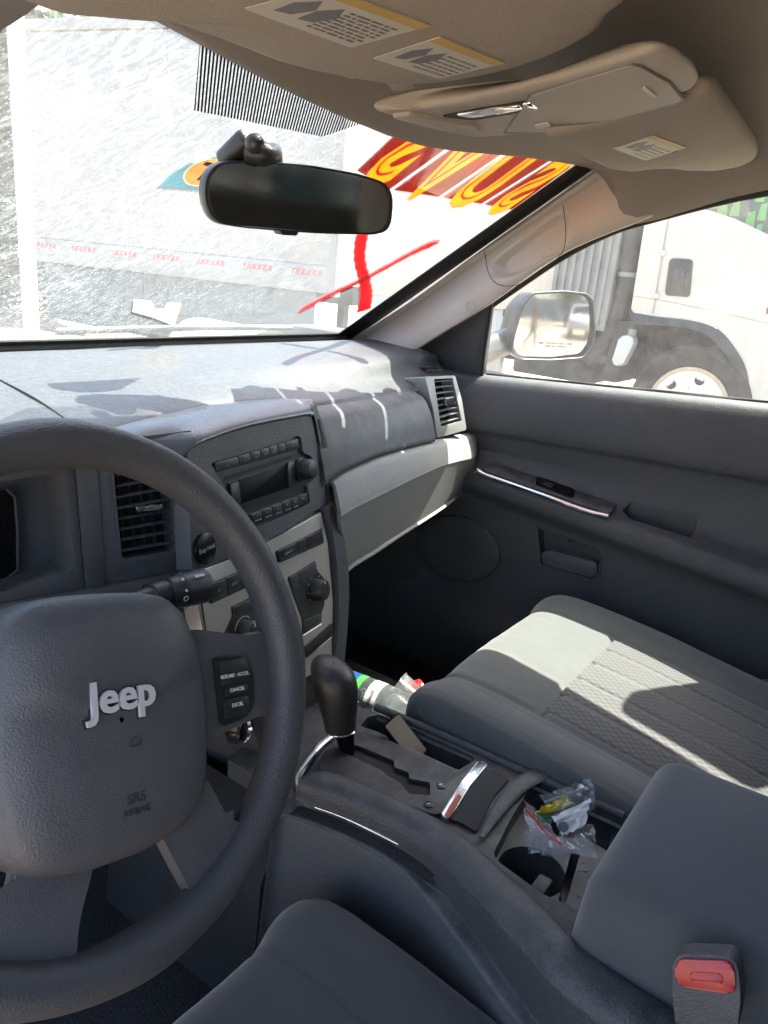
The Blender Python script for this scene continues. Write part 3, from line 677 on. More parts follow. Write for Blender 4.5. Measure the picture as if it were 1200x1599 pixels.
# stickers and marks on the glass
def flat(name, F, out, w_, mat, parent=None, th=.0006):
    return prism(name, F, out, w_, w_+th, mat, parent)
ts = thing('inspection_sticker', 'blue paper sticker with an orange oval and letter behind the mirror', 'sticker', GF.to(*GF.p(330, 275), 0))
bkg = flat('backing', GF, GF.pts([(247, 293), (273, 269), (302, 253), (307, 255), (335, 244), (372, 243), (392, 252), (385, 305), (330, 300)]), -.0022, 'sticker_blue', ts)
ca, cb_ = GF.p(322, 270)
def oval(ca, cb_, ra, rb, n=28, rot=0): return [(ca + ra*cos(2*pi*k/n)*cos(rot) - rb*sin(2*pi*k/n)*sin(rot), cb_ + ra*cos(2*pi*k/n)*sin(rot) + rb*sin(2*pi*k/n)*cos(rot)) for k in range(n)]
cut(bkg, [prismbm(GF, oval(ca, cb_, .0250, .0250), -.01, .01)])
ov = flat('orange_oval', GF, oval(ca, cb_, .0235, .0235), -.0014, 'sticker_orange', ts)
ringprism('oval_edge', GF, oval(ca, cb_, .0252, .0252), oval(ca, cb_, .0235, .0235), -.0014, -.0006, 'paper_cream', ts)
textmesh('letter', 'T', GF, ca, cb_, .042, 'label_ink', ov, w=-.0002, bold=.0012, mirror=True, ext=.0002)
lowline = [(560, 268), (612, 297), (690, 309), (757, 320), (812, 331)]
gaps = [(.163, .150), (.267, .277), (.383, .393), (.503, .516), (.612, .600)]
bb = [GF.p(x, y)[1] for x, y in lowline]
bt = .60; tops = 'SVUS'
for k in range(4):
    (l0, l1), (r0, r1) = gaps[k], gaps[k+1]
    q = [(l0+.0045, bb[k]), (r0-.0045, bb[k+1]), (r1-.0045, bt), (l1+.0045, bt)]
    if k == 3: q = [(l0+.0045, bb[3]), (.600, bb[4]), (.585, bt), (l1+.0045, bt)]
    bn = thing('window_letter_panel', ['red vinyl window panel with yellow letter S beside the rear-view mirror', 'red vinyl window panel with yellow letter V next to the mirror-side S', 'red vinyl window panel with yellow letter U between the V and S', 'red vinyl window panel with yellow letter S against the windshield pillar'][k], 'sticker', GF.to(q[0][0], q[0][1], 0), 'letter panels across the top of the windshield')
    film = flat('red_film', GF, q, -.0022, 'vinyl_red', bn)
    cx_ = (q[0][0]+q[1][0])/2 + (.006 if k == 3 else 0); cy_ = (q[0][1]+bt)/2 - .004
    let = textmesh('yellow_letter', tops[k], GF, cx_, cy_, .215, 'vinyl_yellow', bn, w=-.0019, bold=.011, mirror=True, ext=.0003, shear=.10, sx=.56)
    big = textmesh('tmp', tops[k], GF, cx_, cy_, .215, 'vinyl_yellow', None, w=-.0019, bold=.011, mirror=True, ext=.006, shear=.10, sx=.56)
    cb2_ = bmesh.new(); cb2_.from_mesh(big.data); bpy.data.objects.remove(big); bmesh.ops.remove_doubles(cb2_, verts=cb2_.verts, dist=1e-6)
    cut(film, [cb2_])
    textmesh('inner_stroke', tops[k], GF, cx_-.004, cy_+.004, .215, 'vinyl_orange', bn, w=-.0012, bold=-.0065, mirror=True, ext=.0001, shear=.10, sx=.56)
def stroke(pts, wd):
    P = crs([V((*GF.p(x, y), 0)) for x, y in pts], 8); L, R = [], []
    for i, p in enumerate(P):
        t = (P[min(i+1, len(P)-1)]-P[max(0, i-1)]).normalized(); s = i/(len(P)-1)*(len(wd)-1); k = min(int(s), len(wd)-2)
        h = (wd[k] + (wd[k+1]-wd[k])*(s-k))*(1+.10*sin(i*2.1)); n_ = V((-t.y, t.x, 0))
        L.append((p+n_*h).to_tuple()[:2]); R.append((p-n_*h).to_tuple()[:2])
    return L + R[::-1]
xm = thing('painted_cross', 'bright red spray-painted cross on the windshield below the mirror', 'paint mark', GF.to(*GF.p(570, 435), 0))
flat('upright_stroke', GF, stroke([(570, 360), (566, 372), (563, 405), (570, 437), (573, 462), (569, 486)], [.007, .0110, .0100, .0105, .0130, .0150]), -.0026, 'spray_red', xm)
flat('slanting_stroke', GF, stroke([(469, 489), (482, 480), (520, 460), (570, 437), (640, 399), (672, 384), (688, 379)], [.003, .0115, .0105, .0095, .0105, .0150, .005]), -.0034, 'spray_red', xm)
sp_ = tag(flat('torn_paper', GF, GF.pts([(210, 470), (238, 473), (243, 485), (258, 484), (262, 475), (284, 476), (273, 511), (240, 498), (208, 489)]), -.003, 'paper_cream'), 'torn cream paper scrap stuck low on the windshield', 'paper')

ccw2 = lambda L: L if sum((L[i][0]-L[i-1][0])*(L[i][1]+L[i-1][1]) for i in range(len(L))) < 0 else L[::-1]
# ================================================================== dashboard
dash = thing('dashboard', 'dark grey dashboard with light grey glove box and silver centre stack', 'dashboard', (0, .3, .9))
yg = lambda x: lerp(x, [(.1, .205), (.13, .212), (.25, .225), (.4, .245), (.55, .27), (.66, .287), (.75, .30)])
Bx = [(-.70, .29, 1.115), (-.5, .20, 1.125), (-.3, .195, 1.125), (-.19, .225, 1.122), (-.10, .25, 1.124), (0, .266, 1.124), (.09, .276, 1.118), (.165, .286, 1.110), (.3, .300, 1.103), (.45, .318, 1.100), (.6, .342, 1.102), (.70, .355, 1.104)]
rows = []
for x, y, z in Bx:
    yf = .64 - .02*abs(x)
    rows.append([(x, yf, 1.137), (x, .56, 1.148), (x, .47, 1.150 - .006*abs(x)), (x, .5*(.42+y)+.02, 1.146 - .012*abs(x)), (x, y+.035, z+.013), (x, y, z)] + ([(x, y+.006, z-.016)] if x < .15 else [(x, y-.0065, z-.0065)]))
patch('top_pad', rows, 'dash_top', dash, 5, 6, thick=.008, away=(0, 0, 1))
# defroster slot and seams on the top pad
tp = bpy.data.objects['top_pad']
def toppt(px, py, z=1.1485): return PZ(px, py, z)
tube('defroster_slot', crs([PZ(x, y, 1.1455) for x, y in ((-40, 558), (60, 551), (200, 543), (350, 538), (450, 535))], 5), .0035, 'void_black', tp, n=6, flat=.5)
tube('top_seam', crs([PZ(-40, 576, 1.1465), PZ(0, 594, 1.146), PZ(55, 623, 1.142), PZ(102, 655, 1.135)], 5), .0014, 'void_black', tp, n=5)
for k in range(3):
    c = PZ(658+10*k, 570+5*k, 1.118)
    box('defogger_slat', c, (.034, .005, .006), 'charcoal', tp, rot=Matrix.Rotation(radians(-18), 3, 'Z'))
    box('defogger_gap', c + V((.002, -.006, .0)), (.032, .005, .005), 'void_black', tp, rot=Matrix.Rotation(radians(-18), 3, 'Z'))
# passenger face above the glove box
Gpx = [(519, 750), (536, 738), (560, 727), (590, 714), (620, 705), (650, 697), (680, 690), (712, 682), (744, 675)]
Gp = [PF(x, y, yg) for x, y in Gpx]; Gp.append(Gp[-1] + V((.05, .012, 0)))
def Bat(x):
    for (a, b, c), (d, e, f) in zip(Bx, Bx[1:]):
        if x <= d: k = (x-a)/(d-a); return V((x, b+(e-b)*k, c+(f-c)*k))
    return V((x, Bx[-1][1], Bx[-1][2]))
rows = []
Gf = [PF(508, 760, yg)] + Gp[:7]
for g in Gf:
    B = Bat(g.x); h = B.z - g.z
    rows.append([B + V((0, .014, .0005)), B + V((0, .002, -.0012)), B + V((0, -.006, -.0065)), V((g.x, B.y*.62+g.y*.38-.008, B.z-h*.2)), V((g.x, B.y*.30+g.y*.70-.006, B.z-h*.5)), V((g.x, B.y*.08+g.y*.92-.002, B.z-h*.8)), V((g.x, g.y, g.z+.002)), V((g.x, g.y+.015, g.z-.004))])
patch('passenger_face', rows, 'dash_dark', dash, 5, 5, thick=.006, away=(0, -1, 0))
FF = Frame(PY(648, 604, .292), (cos(.25), sin(.25), 0), (0, .3, 1))
textmesh('airbag_mark', 'SRS\nAIRBAG', FF, 0, 0, .010, 'charcoal', bpy.data.objects['passenger_face'], w=.0012, bold=.0001)
# glove box door: upper slope, crease, lower slope
Cpx = [(533, 807), (550, 796), (572, 785), (602, 770), (632, 755), (662, 741), (692, 728), (720, 720), (744, 713)]
Lpx = [(543, 888), (560, 875), (585, 860), (612, 842), (640, 824), (664, 809), (690, 792), (718, 772), (744, 752)]
Cp = [PF(x, y, lambda q: yg(q)-.026) for x, y in Cpx]; Lp = [PF(x, y, lambda q: yg(q)-.004) for x, y in Lpx]
for L in (Cp, Lp): L.append(L[-1] + V((.022, .03, .004)))
Gq = Gp[:-1] + [Gp[-2] + V((.02, .03, 0))]
rows = []
for g, c, l in zip(Gq, Cp, Lp):
    rows.append([g + V((0, .012, -.001)), g + V((0, -.004, -.004)), g.lerp(c, .5) + V((0, -.003, .001)), c + V((0, 0, .003)), c + V((0, .001, -.004)), c.lerp(l, .5) + V((0, .001, 0)), l + V((0, .001, .006)), l + V((0, .005, -.001)), l + V((0, .016, -.006)), l + V((0, .2, .0))])
gb = patch('glove_box', rows, 'dash_light', dash, 5, 4, thick=.006, away=(0, -1, 0))
patch('lower_lip', [[l + V((0, .010, -.003)), l + V((0, .013, -.010)), l + V((0, .026, -.016)), l + V((0, .25, -.012))] for l in Lp], 'charcoal', dash, 4, 4, thick=.004, away=(0, -1, 0))
box('glove_end', (.685, .46, .93), (.03, .30, .16), 'charcoal', dash, bev=.01)

# centre stack plane
SF = Frame((.125, .2103, .988), (cos(radians(12)), sin(radians(12)), 0), (0, .24, 1))
S = SF.pts
def Z1(L): return [(300+x/3.996, 640+y/3.9975) for x, y in L]        # from the enlarged crop
sb_ = S([(303, 700), (486, 649), (511, 784), (520, 940), (519, 1036)])
prism('stack_body', SF, [(-.225, sb_[0][1]-.0), sb_[0], sb_[1], sb_[2], sb_[3], sb_[4], (.02, -.34), (-.20, -.34)], -.10, -.0205, 'charcoal', dash)
bez = S([(292, 700), (340, 677), (400, 660), (450, 651), (480, 647), (487, 650), (500, 715), (512, 782), (509, 787), (440, 832), (367, 868), (300, 893)])
unit = S(Z1([(118, 335), (150, 318), (660, 160), (680, 170), (695, 265), (745, 290), (770, 350), (765, 430), (722, 470), (740, 580), (440, 720), (380, 735), (250, 560)]))
rb = prism('radio_bezel', SF, rpoly(bez, .004, 3), -.02, 0, 'dash_dark', dash, bev=.003)
cut(rb, [prismbm(SF, rpoly(unit, .003, 2), -.007, .02)])
prism('radio_face', SF, rpoly(unit, .003, 2), -.0065, -.0045, 'button_black', rb)
def quadrow(name, tl, tr_, br, bl, br_, mat, parent, w0, w1, gap=.0006, bev=.0007):
    P = S([tl, tr_, br, bl]); objs = []
    f0, f1 = br_[0], br_[-1]
    for a, b in zip(br_, br_[1:]):
        ta, tb = (a-f0)/(f1-f0), (b-f0)/(f1-f0)
        L = lambda u, v, t: (u[0]+(v[0]-u[0])*t, u[1]+(v[1]-u[1])*t)
        q = [L(P[3], P[2], ta), L(P[3], P[2], tb), L(P[0], P[1], tb), L(P[0], P[1], ta)]
        q[0] = (q[0][0]+gap, q[0][1]); q[3] = (q[3][0]+gap, q[3][1]); q[1] = (q[1][0]-gap, q[1][1]); q[2] = (q[2][0]-gap, q[2][1])
        o = prism(name, SF, rpoly(q, .0012, 2), w0, w1, mat, parent, bev=bev); objs.append((o, q))
    return objs
r1_ = quadrow('button', *Z1([(140, 332), (660, 180), (672, 240), (150, 392)]), [140, 270, 340, 402, 460, 515, 572, 665], 'black_plastic', rb, -.0045, .0006)
for o, q in r1_: 
    c = (sum(p[0] for p in q)/4, sum(p[1] for p in q)/4)
    textmesh('mark', '--' if o is r1_[0][0] else '=', SF, c[0], c[1]-.0012, .006, 'grey_print', o, w=.0008, ext=.0001)
r2_ = quadrow('button', *Z1([(368, 655), (716, 518), (727, 585), (380, 712)]), [365, 425, 487, 548, 605, 658, 718], 'black_plastic', rb, -.0045, .0004)
for i, (o, q) in enumerate(r2_):
    c = (sum(p[0] for p in q)/4, sum(p[1] for p in q)/4); wdt = q[1][0]-q[0][0]
    textmesh('number', ['1', '2', '3', '4', '5', 'INFO'][i], SF, c[0], c[1]+.0018, .0050 if i < 5 else .0034, 'grey_print', o, w=.0006, ext=.0001, rot=math.atan2(q[1][1]-q[0][1], q[1][0]-q[0][0]))
    if i < 5: prism('bar', SF, [(q[0][0]+(q[1][0]-q[0][0])*u_, q[0][1]+(q[1][1]-q[0][1])*u_+h_) for u_, h_ in ((.2, .0018), (.8, .0018), (.8, .0028), (.2, .0028))], .0003, .0007, 'grey_print', o)
    if False: prism('bar', SF, [(c[0]-wdt*.32, q[0][1]+.0030+.3*(c[0]-q[0][0])), (c[0]+wdt*.32, q[1][1]+.0030-.3*(q[1][0]-c[0])+.001), (c[0]+wdt*.32, q[1][1]+.0042-.3*(q[1][0]-c[0])+.001), (c[0]-wdt*.32, q[0][1]+.0042+.3*(c[0]-q[0][0]))], .0003, .0007, 'grey_print', o)
prism('disc_slot', SF, S(Z1([(222, 418), (634, 284), (638, 302), (228, 438)])), -.0046, -.0040, 'void_black', rb)
prism('slot_lip', SF, S(Z1([(240, 452), (642, 318), (643, 325), (242, 460)])), -.0046, -.0036, 'charcoal', rb)
prism('display', SF, rpoly(S(Z1([(305, 440), (588, 340), (603, 490), (322, 586)])), .002), -.0046, -.003, 'screen_black', rb, bev=.0005)
prism('button', SF, rpoly(S(Z1([(604, 330), (646, 315), (655, 476), (614, 492)])), .001), -.0046, -.001, 'black_plastic', rb, bev=.0006)
prism('button', SF, rpoly(S(Z1([(245, 462), (296, 446), (312, 578), (262, 596)])), .001), -.0046, -.001, 'black_plastic', rb, bev=.0006)
def knob(px, py, r, h, parent, name='knob'):
    a, b = SF.p(px, py, .0)
    k = lathe(name, SF, [(r*1.12, -.006), (r*1.12, -.001), (r, .0), (r*.97, h*.75), (r*.85, h*.95), (r*.5, h*1.03), (0, h*1.05)], 'black_plastic', parent, n=36, ca=a, cb=b)
    prism('pointer', SF, [(a-.0006, b+r*.45), (a+.0006, b+r*.45), (a+.0006, b+r*.85), (a-.0006, b+r*.85)], h*.8, h*1.02, 'white_print', k)
    return k, a, b
knob(473, 733, .0135, .017, rb)
# silver plate with climate controls
plate = S([(302, 895), (367, 871), (440, 835), (503, 799), (513, 850), (521, 940), (520, 1037), (400, 1100), (330, 1060)])
cp = prism('climate_plate', SF, rpoly(plate, .003, 2), -.02, -.0008, 'silver_paint', dash, bev=.002)
for pts_, br_, txt in ((Z1([(530, 882), (805, 746), (818, 828), (545, 950)]), [530, 645, 703, 815], ['DEFROST', '', '']), (Z1([(100, 1095), (372, 978), (385, 1080), (118, 1205)]), [100, 200, 287, 375], ['E/T', 'RESET', 'UNIT'])):
    base = S([pts_[0], pts_[1], pts_[2], pts_[3]])
    cen = (sum(p[0] for p in base)/4, sum(p[1] for p in base)/4)
    prism('button_well', SF, rpoly(shrink(base[::-1], 1.06, cen), .0015), -.003, -.0004, 'void_black', cp)
    prism('bright_edge', SF, [base[3], base[2], (base[2][0], base[2][1]-.0012), (base[3][0], base[3][1]-.0012)], -.002, .0002, 'chrome', cp)
    for (o, q), tx in zip(quadrow('button', *pts_, br_, 'black_plastic', cp, -.001, .0022), txt):
        c = (sum(p[0] for p in q)/4, sum(p[1] for p in q)/4)
        if tx: textmesh('mark', tx, SF, c[0], c[1], .0042, 'grey_print', o, w=.0024, ext=.0001)
        prism('bar', SF, [(q[0][0]+.002, q[0][1]+.002), (q[1][0]-.002, q[1][1]+.002), (q[1][0]-.002, q[1][1]+.0028), (q[0][0]+.002, q[0][1]+.0028)], .002, .0024, 'charcoal', o)
pa = prism('control_panel', SF, rpoly(S(Z1([(600, 1045), (768, 942), (776, 1000), (835, 1070), (822, 1225), (806, 1262), (806, 1325), (692, 1400), (690, 1300), (640, 1170)]))[::-1], .002), -.003, .0008, 'black_plastic', cp, bev=.0006)
quadrow('button', *Z1([(602, 1050), (762, 952), (772, 1030), (625, 1128)]), [600, 652, 775], 'charcoal', pa, .0008, .0018)
quadrow('button', *Z1([(697, 1315), (803, 1268), (805, 1322), (699, 1392)]), [697, 803], 'charcoal', pa, .0008, .0018)
k_, ka, kb = knob(492, 921, .0150, .017, cp)
for i in range(9):
    an = radians(-50 + 32*i); prism('tick', SF, [(ka+.0195*cos(an)-.0006, kb+.0195*sin(an)-.0006), (ka+.0195*cos(an)+.0010, kb+.0195*sin(an)-.0006), (ka+.0195*cos(an)+.0010, kb+.0195*sin(an)+.0010), (ka+.0195*cos(an)-.0006, kb+.0195*sin(an)+.0010)], .0008, .0012, 'white_print', pa)
pl_ = prism('control_panel', SF, rpoly(S(Z1([(248, 1228), (392, 1155), (440, 1230), (440, 1460), (205, 1460), (206, 1390), (256, 1285)]))[::-1], .002), -.003, .0008, 'black_plastic', cp, bev=.0006)
quadrow('button', *Z1([(262, 1232), (388, 1168), (395, 1215), (275, 1275)]), [262, 390], 'charcoal', pl_, .0008, .0018)
k2, ka, kb = knob(381, 988, .0150, .017, cp)
bm = gridbm([[SF.to(ka+r*cos(radians(40+i*8)), kb+r*sin(radians(40+i*8)), .0012) for i in range(15)] for r in (.0182, .0192)]); finish('dial_arc', bm, 'white_print', pl_)
prism('ash_drawer', SF, rpoly(S(Z1([(706, 1475), (868, 1332), (874, 1405), (712, 1542)]))[::-1], .0015), -.003, .002, 'black_plastic', cp, bev=.001)
prism('bright_edge', SF, S(Z1([(712, 1546), (874, 1409), (875, 1418), (713, 1555)]))[::-1], -.002, .0006, 'chrome', cp)
prism('bright_edge', SF, S(Z1([(692, 1404), (806, 1332), (807, 1341), (693, 1413)]))[::-1], -.002, .0006, 'chrome', cp)
# side trim strips of the stack
st = S([(506, 791), (513, 785), (524, 812), (533, 846), (539, 890), (540, 930), (537, 985), (533, 1042), (520, 1042), (523, 985), (524, 930), (521, 880), (514, 830)])
prism('side_trim', SF, rpoly(st[::-1], .003, 2), -.10, .006, 'dash_dark', dash, bev=.003)
st = S([(484, 640), (490, 630), (502, 662), (511, 700), (520, 748), (518, 770), (513, 783), (501, 715), (490, 655)])
sd = prism('upper_trim', SF, rpoly(st[::-1], .002, 2), -.06, .003, 'black_plastic', dash, bev=.0015)
prism('key_slot', SF, S([(493, 655), (496, 654), (518, 745), (514, 747)])[::-1], .003, .0036, 'void_black', sd)
prism('catch', SF, rpoly(S([(499, 686), (505, 685), (507, 698), (502, 700)])[::-1], .001), .003, .005, 'chrome', sd)
# brow over the radio
top = [Bat(x) + V((0, .004, .0015)) for x in (-.20, -.14, -.08, -.02, .04, .10, .150, .172)]
bt_ = [SF.to(*SF.p(x, y, .002), .002) for x, y in ((268, 716), (300, 697), (340, 679), (380, 666), (420, 657), (455, 651), (478, 647), (488, 648))]
bt_[0] = V((-.155, .185, 1.085))
rows = [[a, a.lerp(b, .10)+V((0, -.002, .002)), a.lerp(b, .4) + V((0, -.004, .008)), a.lerp(b, .75) + V((0, -.004, .007)), b + V((0, -.002, .001)), b + V((0, .004, -.005))] for a, b in zip(top, bt_)]
patch('centre_brow', rows, 'brow_skin', dash, 5, 5, thick=.004, away=(0, -.3, 1))
# driver-side face: strips, round-cornered vent, instrument pocket
VF = Frame((-.17, .188, 1.03), (cos(radians(11)), -sin(radians(11)), 0), (0, .16, 1))
vp = prism('vent_panel', VF, rpoly(VF.pts([(150, 690), (300, 672), (306, 780), (312, 884), (166, 912)])[::-1], .002), -.03, 0, 'dash_dark', dash, bev=.002)
vo = rpoly(VF.pts([(176, 722), (262, 706), (276, 860), (191, 874)])[::-1], .006, 3)
cut(vp, [prismbm(VF, vo, -.026, .02)])
av = prism('air_vent', VF, vo, -.0258, -.025, 'void_black', dash)
vq = VF.pts([(176, 722), (262, 706), (276, 860), (191, 874)])
for k in range(9):
    t = (k+.35)/9
    A = (vq[0][0]+(vq[3][0]-vq[0][0])*t, vq[0][1]+(vq[3][1]-vq[0][1])*t); B = (vq[1][0]+(vq[2][0]-vq[1][0])*t, vq[1][1]+(vq[2][1]-vq[1][1])*t)
    bm = gridbm([[VF.to(A[0], A[1]+dz, w_), VF.to(B[0], B[1]+dz, w_)] for w_, dz in ((-.003, .0), (-.0022, .0010), (-.010, .0022), (-.010, .0014), (-.003, .0))])
    finish('slat', bm, 'dash_dark', av)
for k in range(4):
    t = .2+.2*k; a = vq[0][0]+(vq[1][0]-vq[0][0])*t
    prism('vane', VF, [(a-.0006, vq[2][1]+.006), (a+.0006, vq[2][1]+.006), (a+.0006, vq[0][1]), (a-.0006, vq[0][1])], -.0245, -.018, 'charcoal', av)
prism('vent_tab', VF, rpoly(VF.pts([(210, 791), (252, 786), (252, 795), (212, 800)])[::-1], .002), -.006, .003, 'chrome', av, bev=.0012)
ringprism('vent_rim', VF, shrink(vo, 1.10, (sum(p[0] for p in vq)/4, sum(p[1] for p in vq)/4)), shrink(vo, 1.02, (sum(p[0] for p in vq)/4, sum(p[1] for p in vq)/4)), -.001, .0012, 'dash_dark', av)
prism('cover_strip', VF, rpoly(VF.pts([(114, 690), (148, 690), (164, 912), (134, 918)])[::-1], .002), -.03, .002, 'dash_dark', dash, bev=.002)
ip = prism('instrument_surround', VF, rpoly(VF.pts([(-220, 690), (112, 690), (132, 918), (0, 940), (-220, 985)])[::-1], .002), -.06, 0, 'dash_dark', dash, bev=.002)
pk = VF.pts([(-220, 770), (0, 752), (92, 738), (101, 744), (116, 880), (110, 893), (0, 926), (-220, 970)])[::-1]
cut(ip, [prismbm(VF, rpoly(pk, .003, 2), -.05, .02)])
gc_ = VF.p(-40, 830, -.04)
gauge = prism('gauge_panel', VF, rpoly(VF.pts([(-220, 770), (10, 765), (26, 775), (27, 890), (0, 905), (-220, 960)], -.045)[::-1], .004), -.0495, -.042, 'gloss_black', dash, bev=.002)
tube('gauge_edge', [VF.to(*VF.p(x, y, -.04), -.04) for x, y in ((10, 762), (24, 776), (28, 830), (28, 890), (10, 905))], .002, 'charcoal', gauge, n=6)
# knee panel under the instruments
kp = [(-200, 985), (0, 941), (70, 930), (135, 918), (220, 902), (308, 888)]
T_ = [VF.to(*VF.p(x, y, -.004), -.004) for x, y in kp]
rows = [[p + V((0, .01, .004)), p + V((0, -.002, -.006)), p + V((0, .0, -.04)), p + V((0, -.006, -.09)), p + V((0, .012, -.14)), p + V((0, .10, -.17))] for p in T_]
patch('knee_panel', rows, 'dash_mid', dash, 4, 4, thick=.008, away=(0, -1, 0))
tube('panel_seam', [SF.to(*SF.p(x, y, .001), .001) for x, y in ((312, 925), (317, 955), (322, 990))], .0010, 'void_black', cp, n=5)
ls = lathe('power_socket', SF, [(.0155, -.03), (.0155, -.014), (.0125, -.012), (.0115, -.014), (.0105, -.03), (0, -.03)], 'chrome', dash, n=28, ca=SF.p(382, 1142, -.014)[0], cb=SF.p(382, 1142, -.014)[1])
lathe('socket_well', SF, [(.0108, -.0205), (0, -.0204)], 'void_black', ls, n=20, ca=SF.p(382, 1142, -.014)[0], cb=SF.p(382, 1142, -.014)[1])
# right-hand vent
RF = Frame(PY(703, 628, .285), (cos(radians(7)), -sin(radians(7)), 0), (.0, .22, 1))
rv = prism('air_vent', RF, rpoly(RF.pts([(664, 588), (711, 586), (722, 625), (729, 671), (683, 684), (677, 640)])[::-1], .003), -.05, .0, 'vent_silver', dash, bev=.003)
ro = RF.pts([(678, 592), (707, 590), (722, 657), (689, 667)])
cut(rv, [prismbm(RF, rpoly(ro[::-1], .003, 2), -.03, .02)])
prism('vent_back', RF, rpoly(ro[::-1], .003, 2), -.0296, -.0285, 'void_black', rv)
for k in range(8):
    t = (k+.5)/8
    A = (ro[0][0]+(ro[3][0]-ro[0][0])*t, ro[0][1]+(ro[3][1]-ro[0][1])*t); B = (ro[1][0]+(ro[2][0]-ro[1][0])*t, ro[1][1]+(ro[2][1]-ro[1][1])*t)
    finish('slat', gridbm([[RF.to(A[0], A[1]+dz, w_), RF.to(B[0], B[1]+dz, w_)] for w_, dz in ((-.003, .0), (-.0025, .0014), (-.014, .003), (-.014, .0018), (-.003, .0))]), 'vent_silver', rv)
prism('vent_tab', RF, rpoly(RF.pts([(694, 622), (706, 620), (707, 631), (696, 633)])[::-1], .001), -.003, .004, 'chrome', rv, bev=.001)

# phone pad stuck on the dash
ea, eb = SF.p(322, 857, .004)
pm = thing('phone_mount', 'round black stick-on phone pad printed Easy Hold on the dashboard', 'phone mount', SF.to(ea, eb, 0))
lathe('pad', SF, [(.0165, 0), (.0170, .002), (.0165, .0045), (.015, .0052), (0, .0052)], 'gloss_black', pm, n=36, ca=ea, cb=eb)
textmesh('lettering', 'Easy Hold', SF, ea, eb, .0068, 'grey_print', pm, w=.0054, ext=.0001, bold=.0001)

# ================================================================== steering wheel and column
RT = radians(-13.5); tt = radians(25)
W0 = Frame((-.37, 0, 1.0), (1, 0, 0), (0, sin(tt), cos(tt)))
WF = Frame(W0.O, W0.r*cos(RT)+W0.u*sin(RT), W0.u*cos(RT)-W0.r*sin(RT))
sw = thing('steering_wheel', 'dark grey four-spoke steering wheel with chrome lettering on its hub', 'steering wheel', WF.O)
rows = []
for i in range(120):
    a = 2*pi*i/120; c = []
    thick = .0165 + .0015*max(0, cos(4*(a-pi*.03)))**4
    for k in range(22):
        b = 2*pi*k/22
        rr = .178 + thick*cos(b); c.append(WF.to(rr*cos(a), rr*sin(a), thick*1.08*sin(b)))
    rows.append(c)
finish('rim', gridbm(rows, cu=True, cv=True), 'wheel_skin', sw, ang=80)
half = [(0, .0645), (.030, .0635), (.052, .0585), (.067, .043), (.0755, .012), (.078, -.022), (.0755, -.054), (.069, -.082), (.054, -.0985), (.024, -.106), (0, -.107)]
ho = crs([V((a, b, 0)) for a, b in half], 4)
ho = [(p.x, p.y) for p in ho] + [(-p.x, p.y) for p in ho[-2:0:-1]]
hc = (0, -.018)
hubr = [[WF.to(*q, w_ + (.004 if q[1] > .0 else 0)*(k < .9)) for q in shrink(ho, k, hc)] for k, w_ in ((1.03, -.05), (1.06, -.02), (1.06, .0), (1.045, .008), (1.01, .0145), (.94, .0190), (.76, .0235), (.48, .0258), (.2, .0265), (.02, .0268))]
hb_ = finish('airbag_cover', gridbm(hubr, cu=True), 'hub_skin', sw, ang=70)
# embossed crease low on the cover
tube('crease', crs([WF.to(a, b, w_) for a, b, w_ in ((-.072, -.068, .006), (-.055, -.060, .0205), (-.02, -.057, .0240), (.02, -.057, .0240), (.055, -.060, .0205), (.072, -.066, .006))], 6), .0016, 'hub_skin', hb_, n=6)
jb = textmesh('badge_backing', 'Jeep', WF, .001, -.0025, .0292, 'button_black', hb_, w=.0262, ext=.0012, bold=.0016)
textmesh('badge_letters', 'Jeep', WF, .001, -.0025, .0292, 'badge_silver', hb_, w=.0290, ext=.0012, bold=.0007)
textmesh('airbag_mark', 'SRS', WF, .008, -.071, .0095, 'mark_dark', hb_, w=.0249, ext=.0004, bold=.0002)
textmesh('airbag_mark', 'AIRBAG', WF, .008, -.0795, .0062, 'mark_dark', hb_, w=.0244, ext=.0004)
tube('horn_mark', [WF.to(.004, -.033, .0270), WF.to(.012, -.031, .0270), WF.to(.013, -.037, .0270), WF.to(.005, -.037, .0270), WF.to(.004, -.033, .0270)], .0005, 'mark_dark', hb_, n=4)
for sg in (1, -1):
    sp1 = [(.055, .034), (.085, .037), (.120, .030), (.148, .026), (.172, .030), (.172, -.048), (.150, -.040), (.120, -.045), (.085, -.050), (.055, -.052)]
    o = prism('spoke', WF, rpoly([(a*sg, b) for a, b in sp1][::1 if sg > 0 else -1], .008, 3), -.028, .000, 'hub_skin', sw, bev=.008, seg=4)
    lsp = [(.030, -.085), (.080, -.070), (.100, -.112), (.130, -.126), (.108, -.160), (.070, -.170), (.054, -.138)] if sg > 0 else [(-.012, -.085), (-.012, -.108), (-.026, -.142), (-.030, -.172), (-.080, -.166), (-.098, -.130), (-.066, -.112), (-.060, -.08)]
    prism('lower_spoke', WF, rpoly(ccw2(lsp), .010, 4), -.010, .003, 'hub_skin', sw, bev=.010, seg=5)
    if sg > 0:
        swp = [(.0995, .013), (.127, .0105), (.1395, .000), (.1385, -.030), (.128, -.0395), (.1015, -.0425)]
        sp_o = prism('cruise_switch', WF, rpoly(swp[::-1], .004), -.004, .0022, 'button_black', sw, bev=.001)
        for (a, b, s_), q in zip(((.119, -.004, 'RESUME · ACCEL'), (.120, -.0155, 'CANCEL'), (.119, -.0275, 'DECEL')), ((.104, .134, -.0105, .0085), (.108, .132, -.020, -.0125), (.105, .132, -.037, -.022))):
            o2 = prism('rocker', WF, rrect(q[0], q[2], q[1], q[3], .003), .0022, .0034, 'black_plastic', sp_o, bev=.0008)
            textmesh('lettering', s_, WF, a, b, .0040, 'white_print', o2, w=.0036, ext=.0001, bold=.00008)
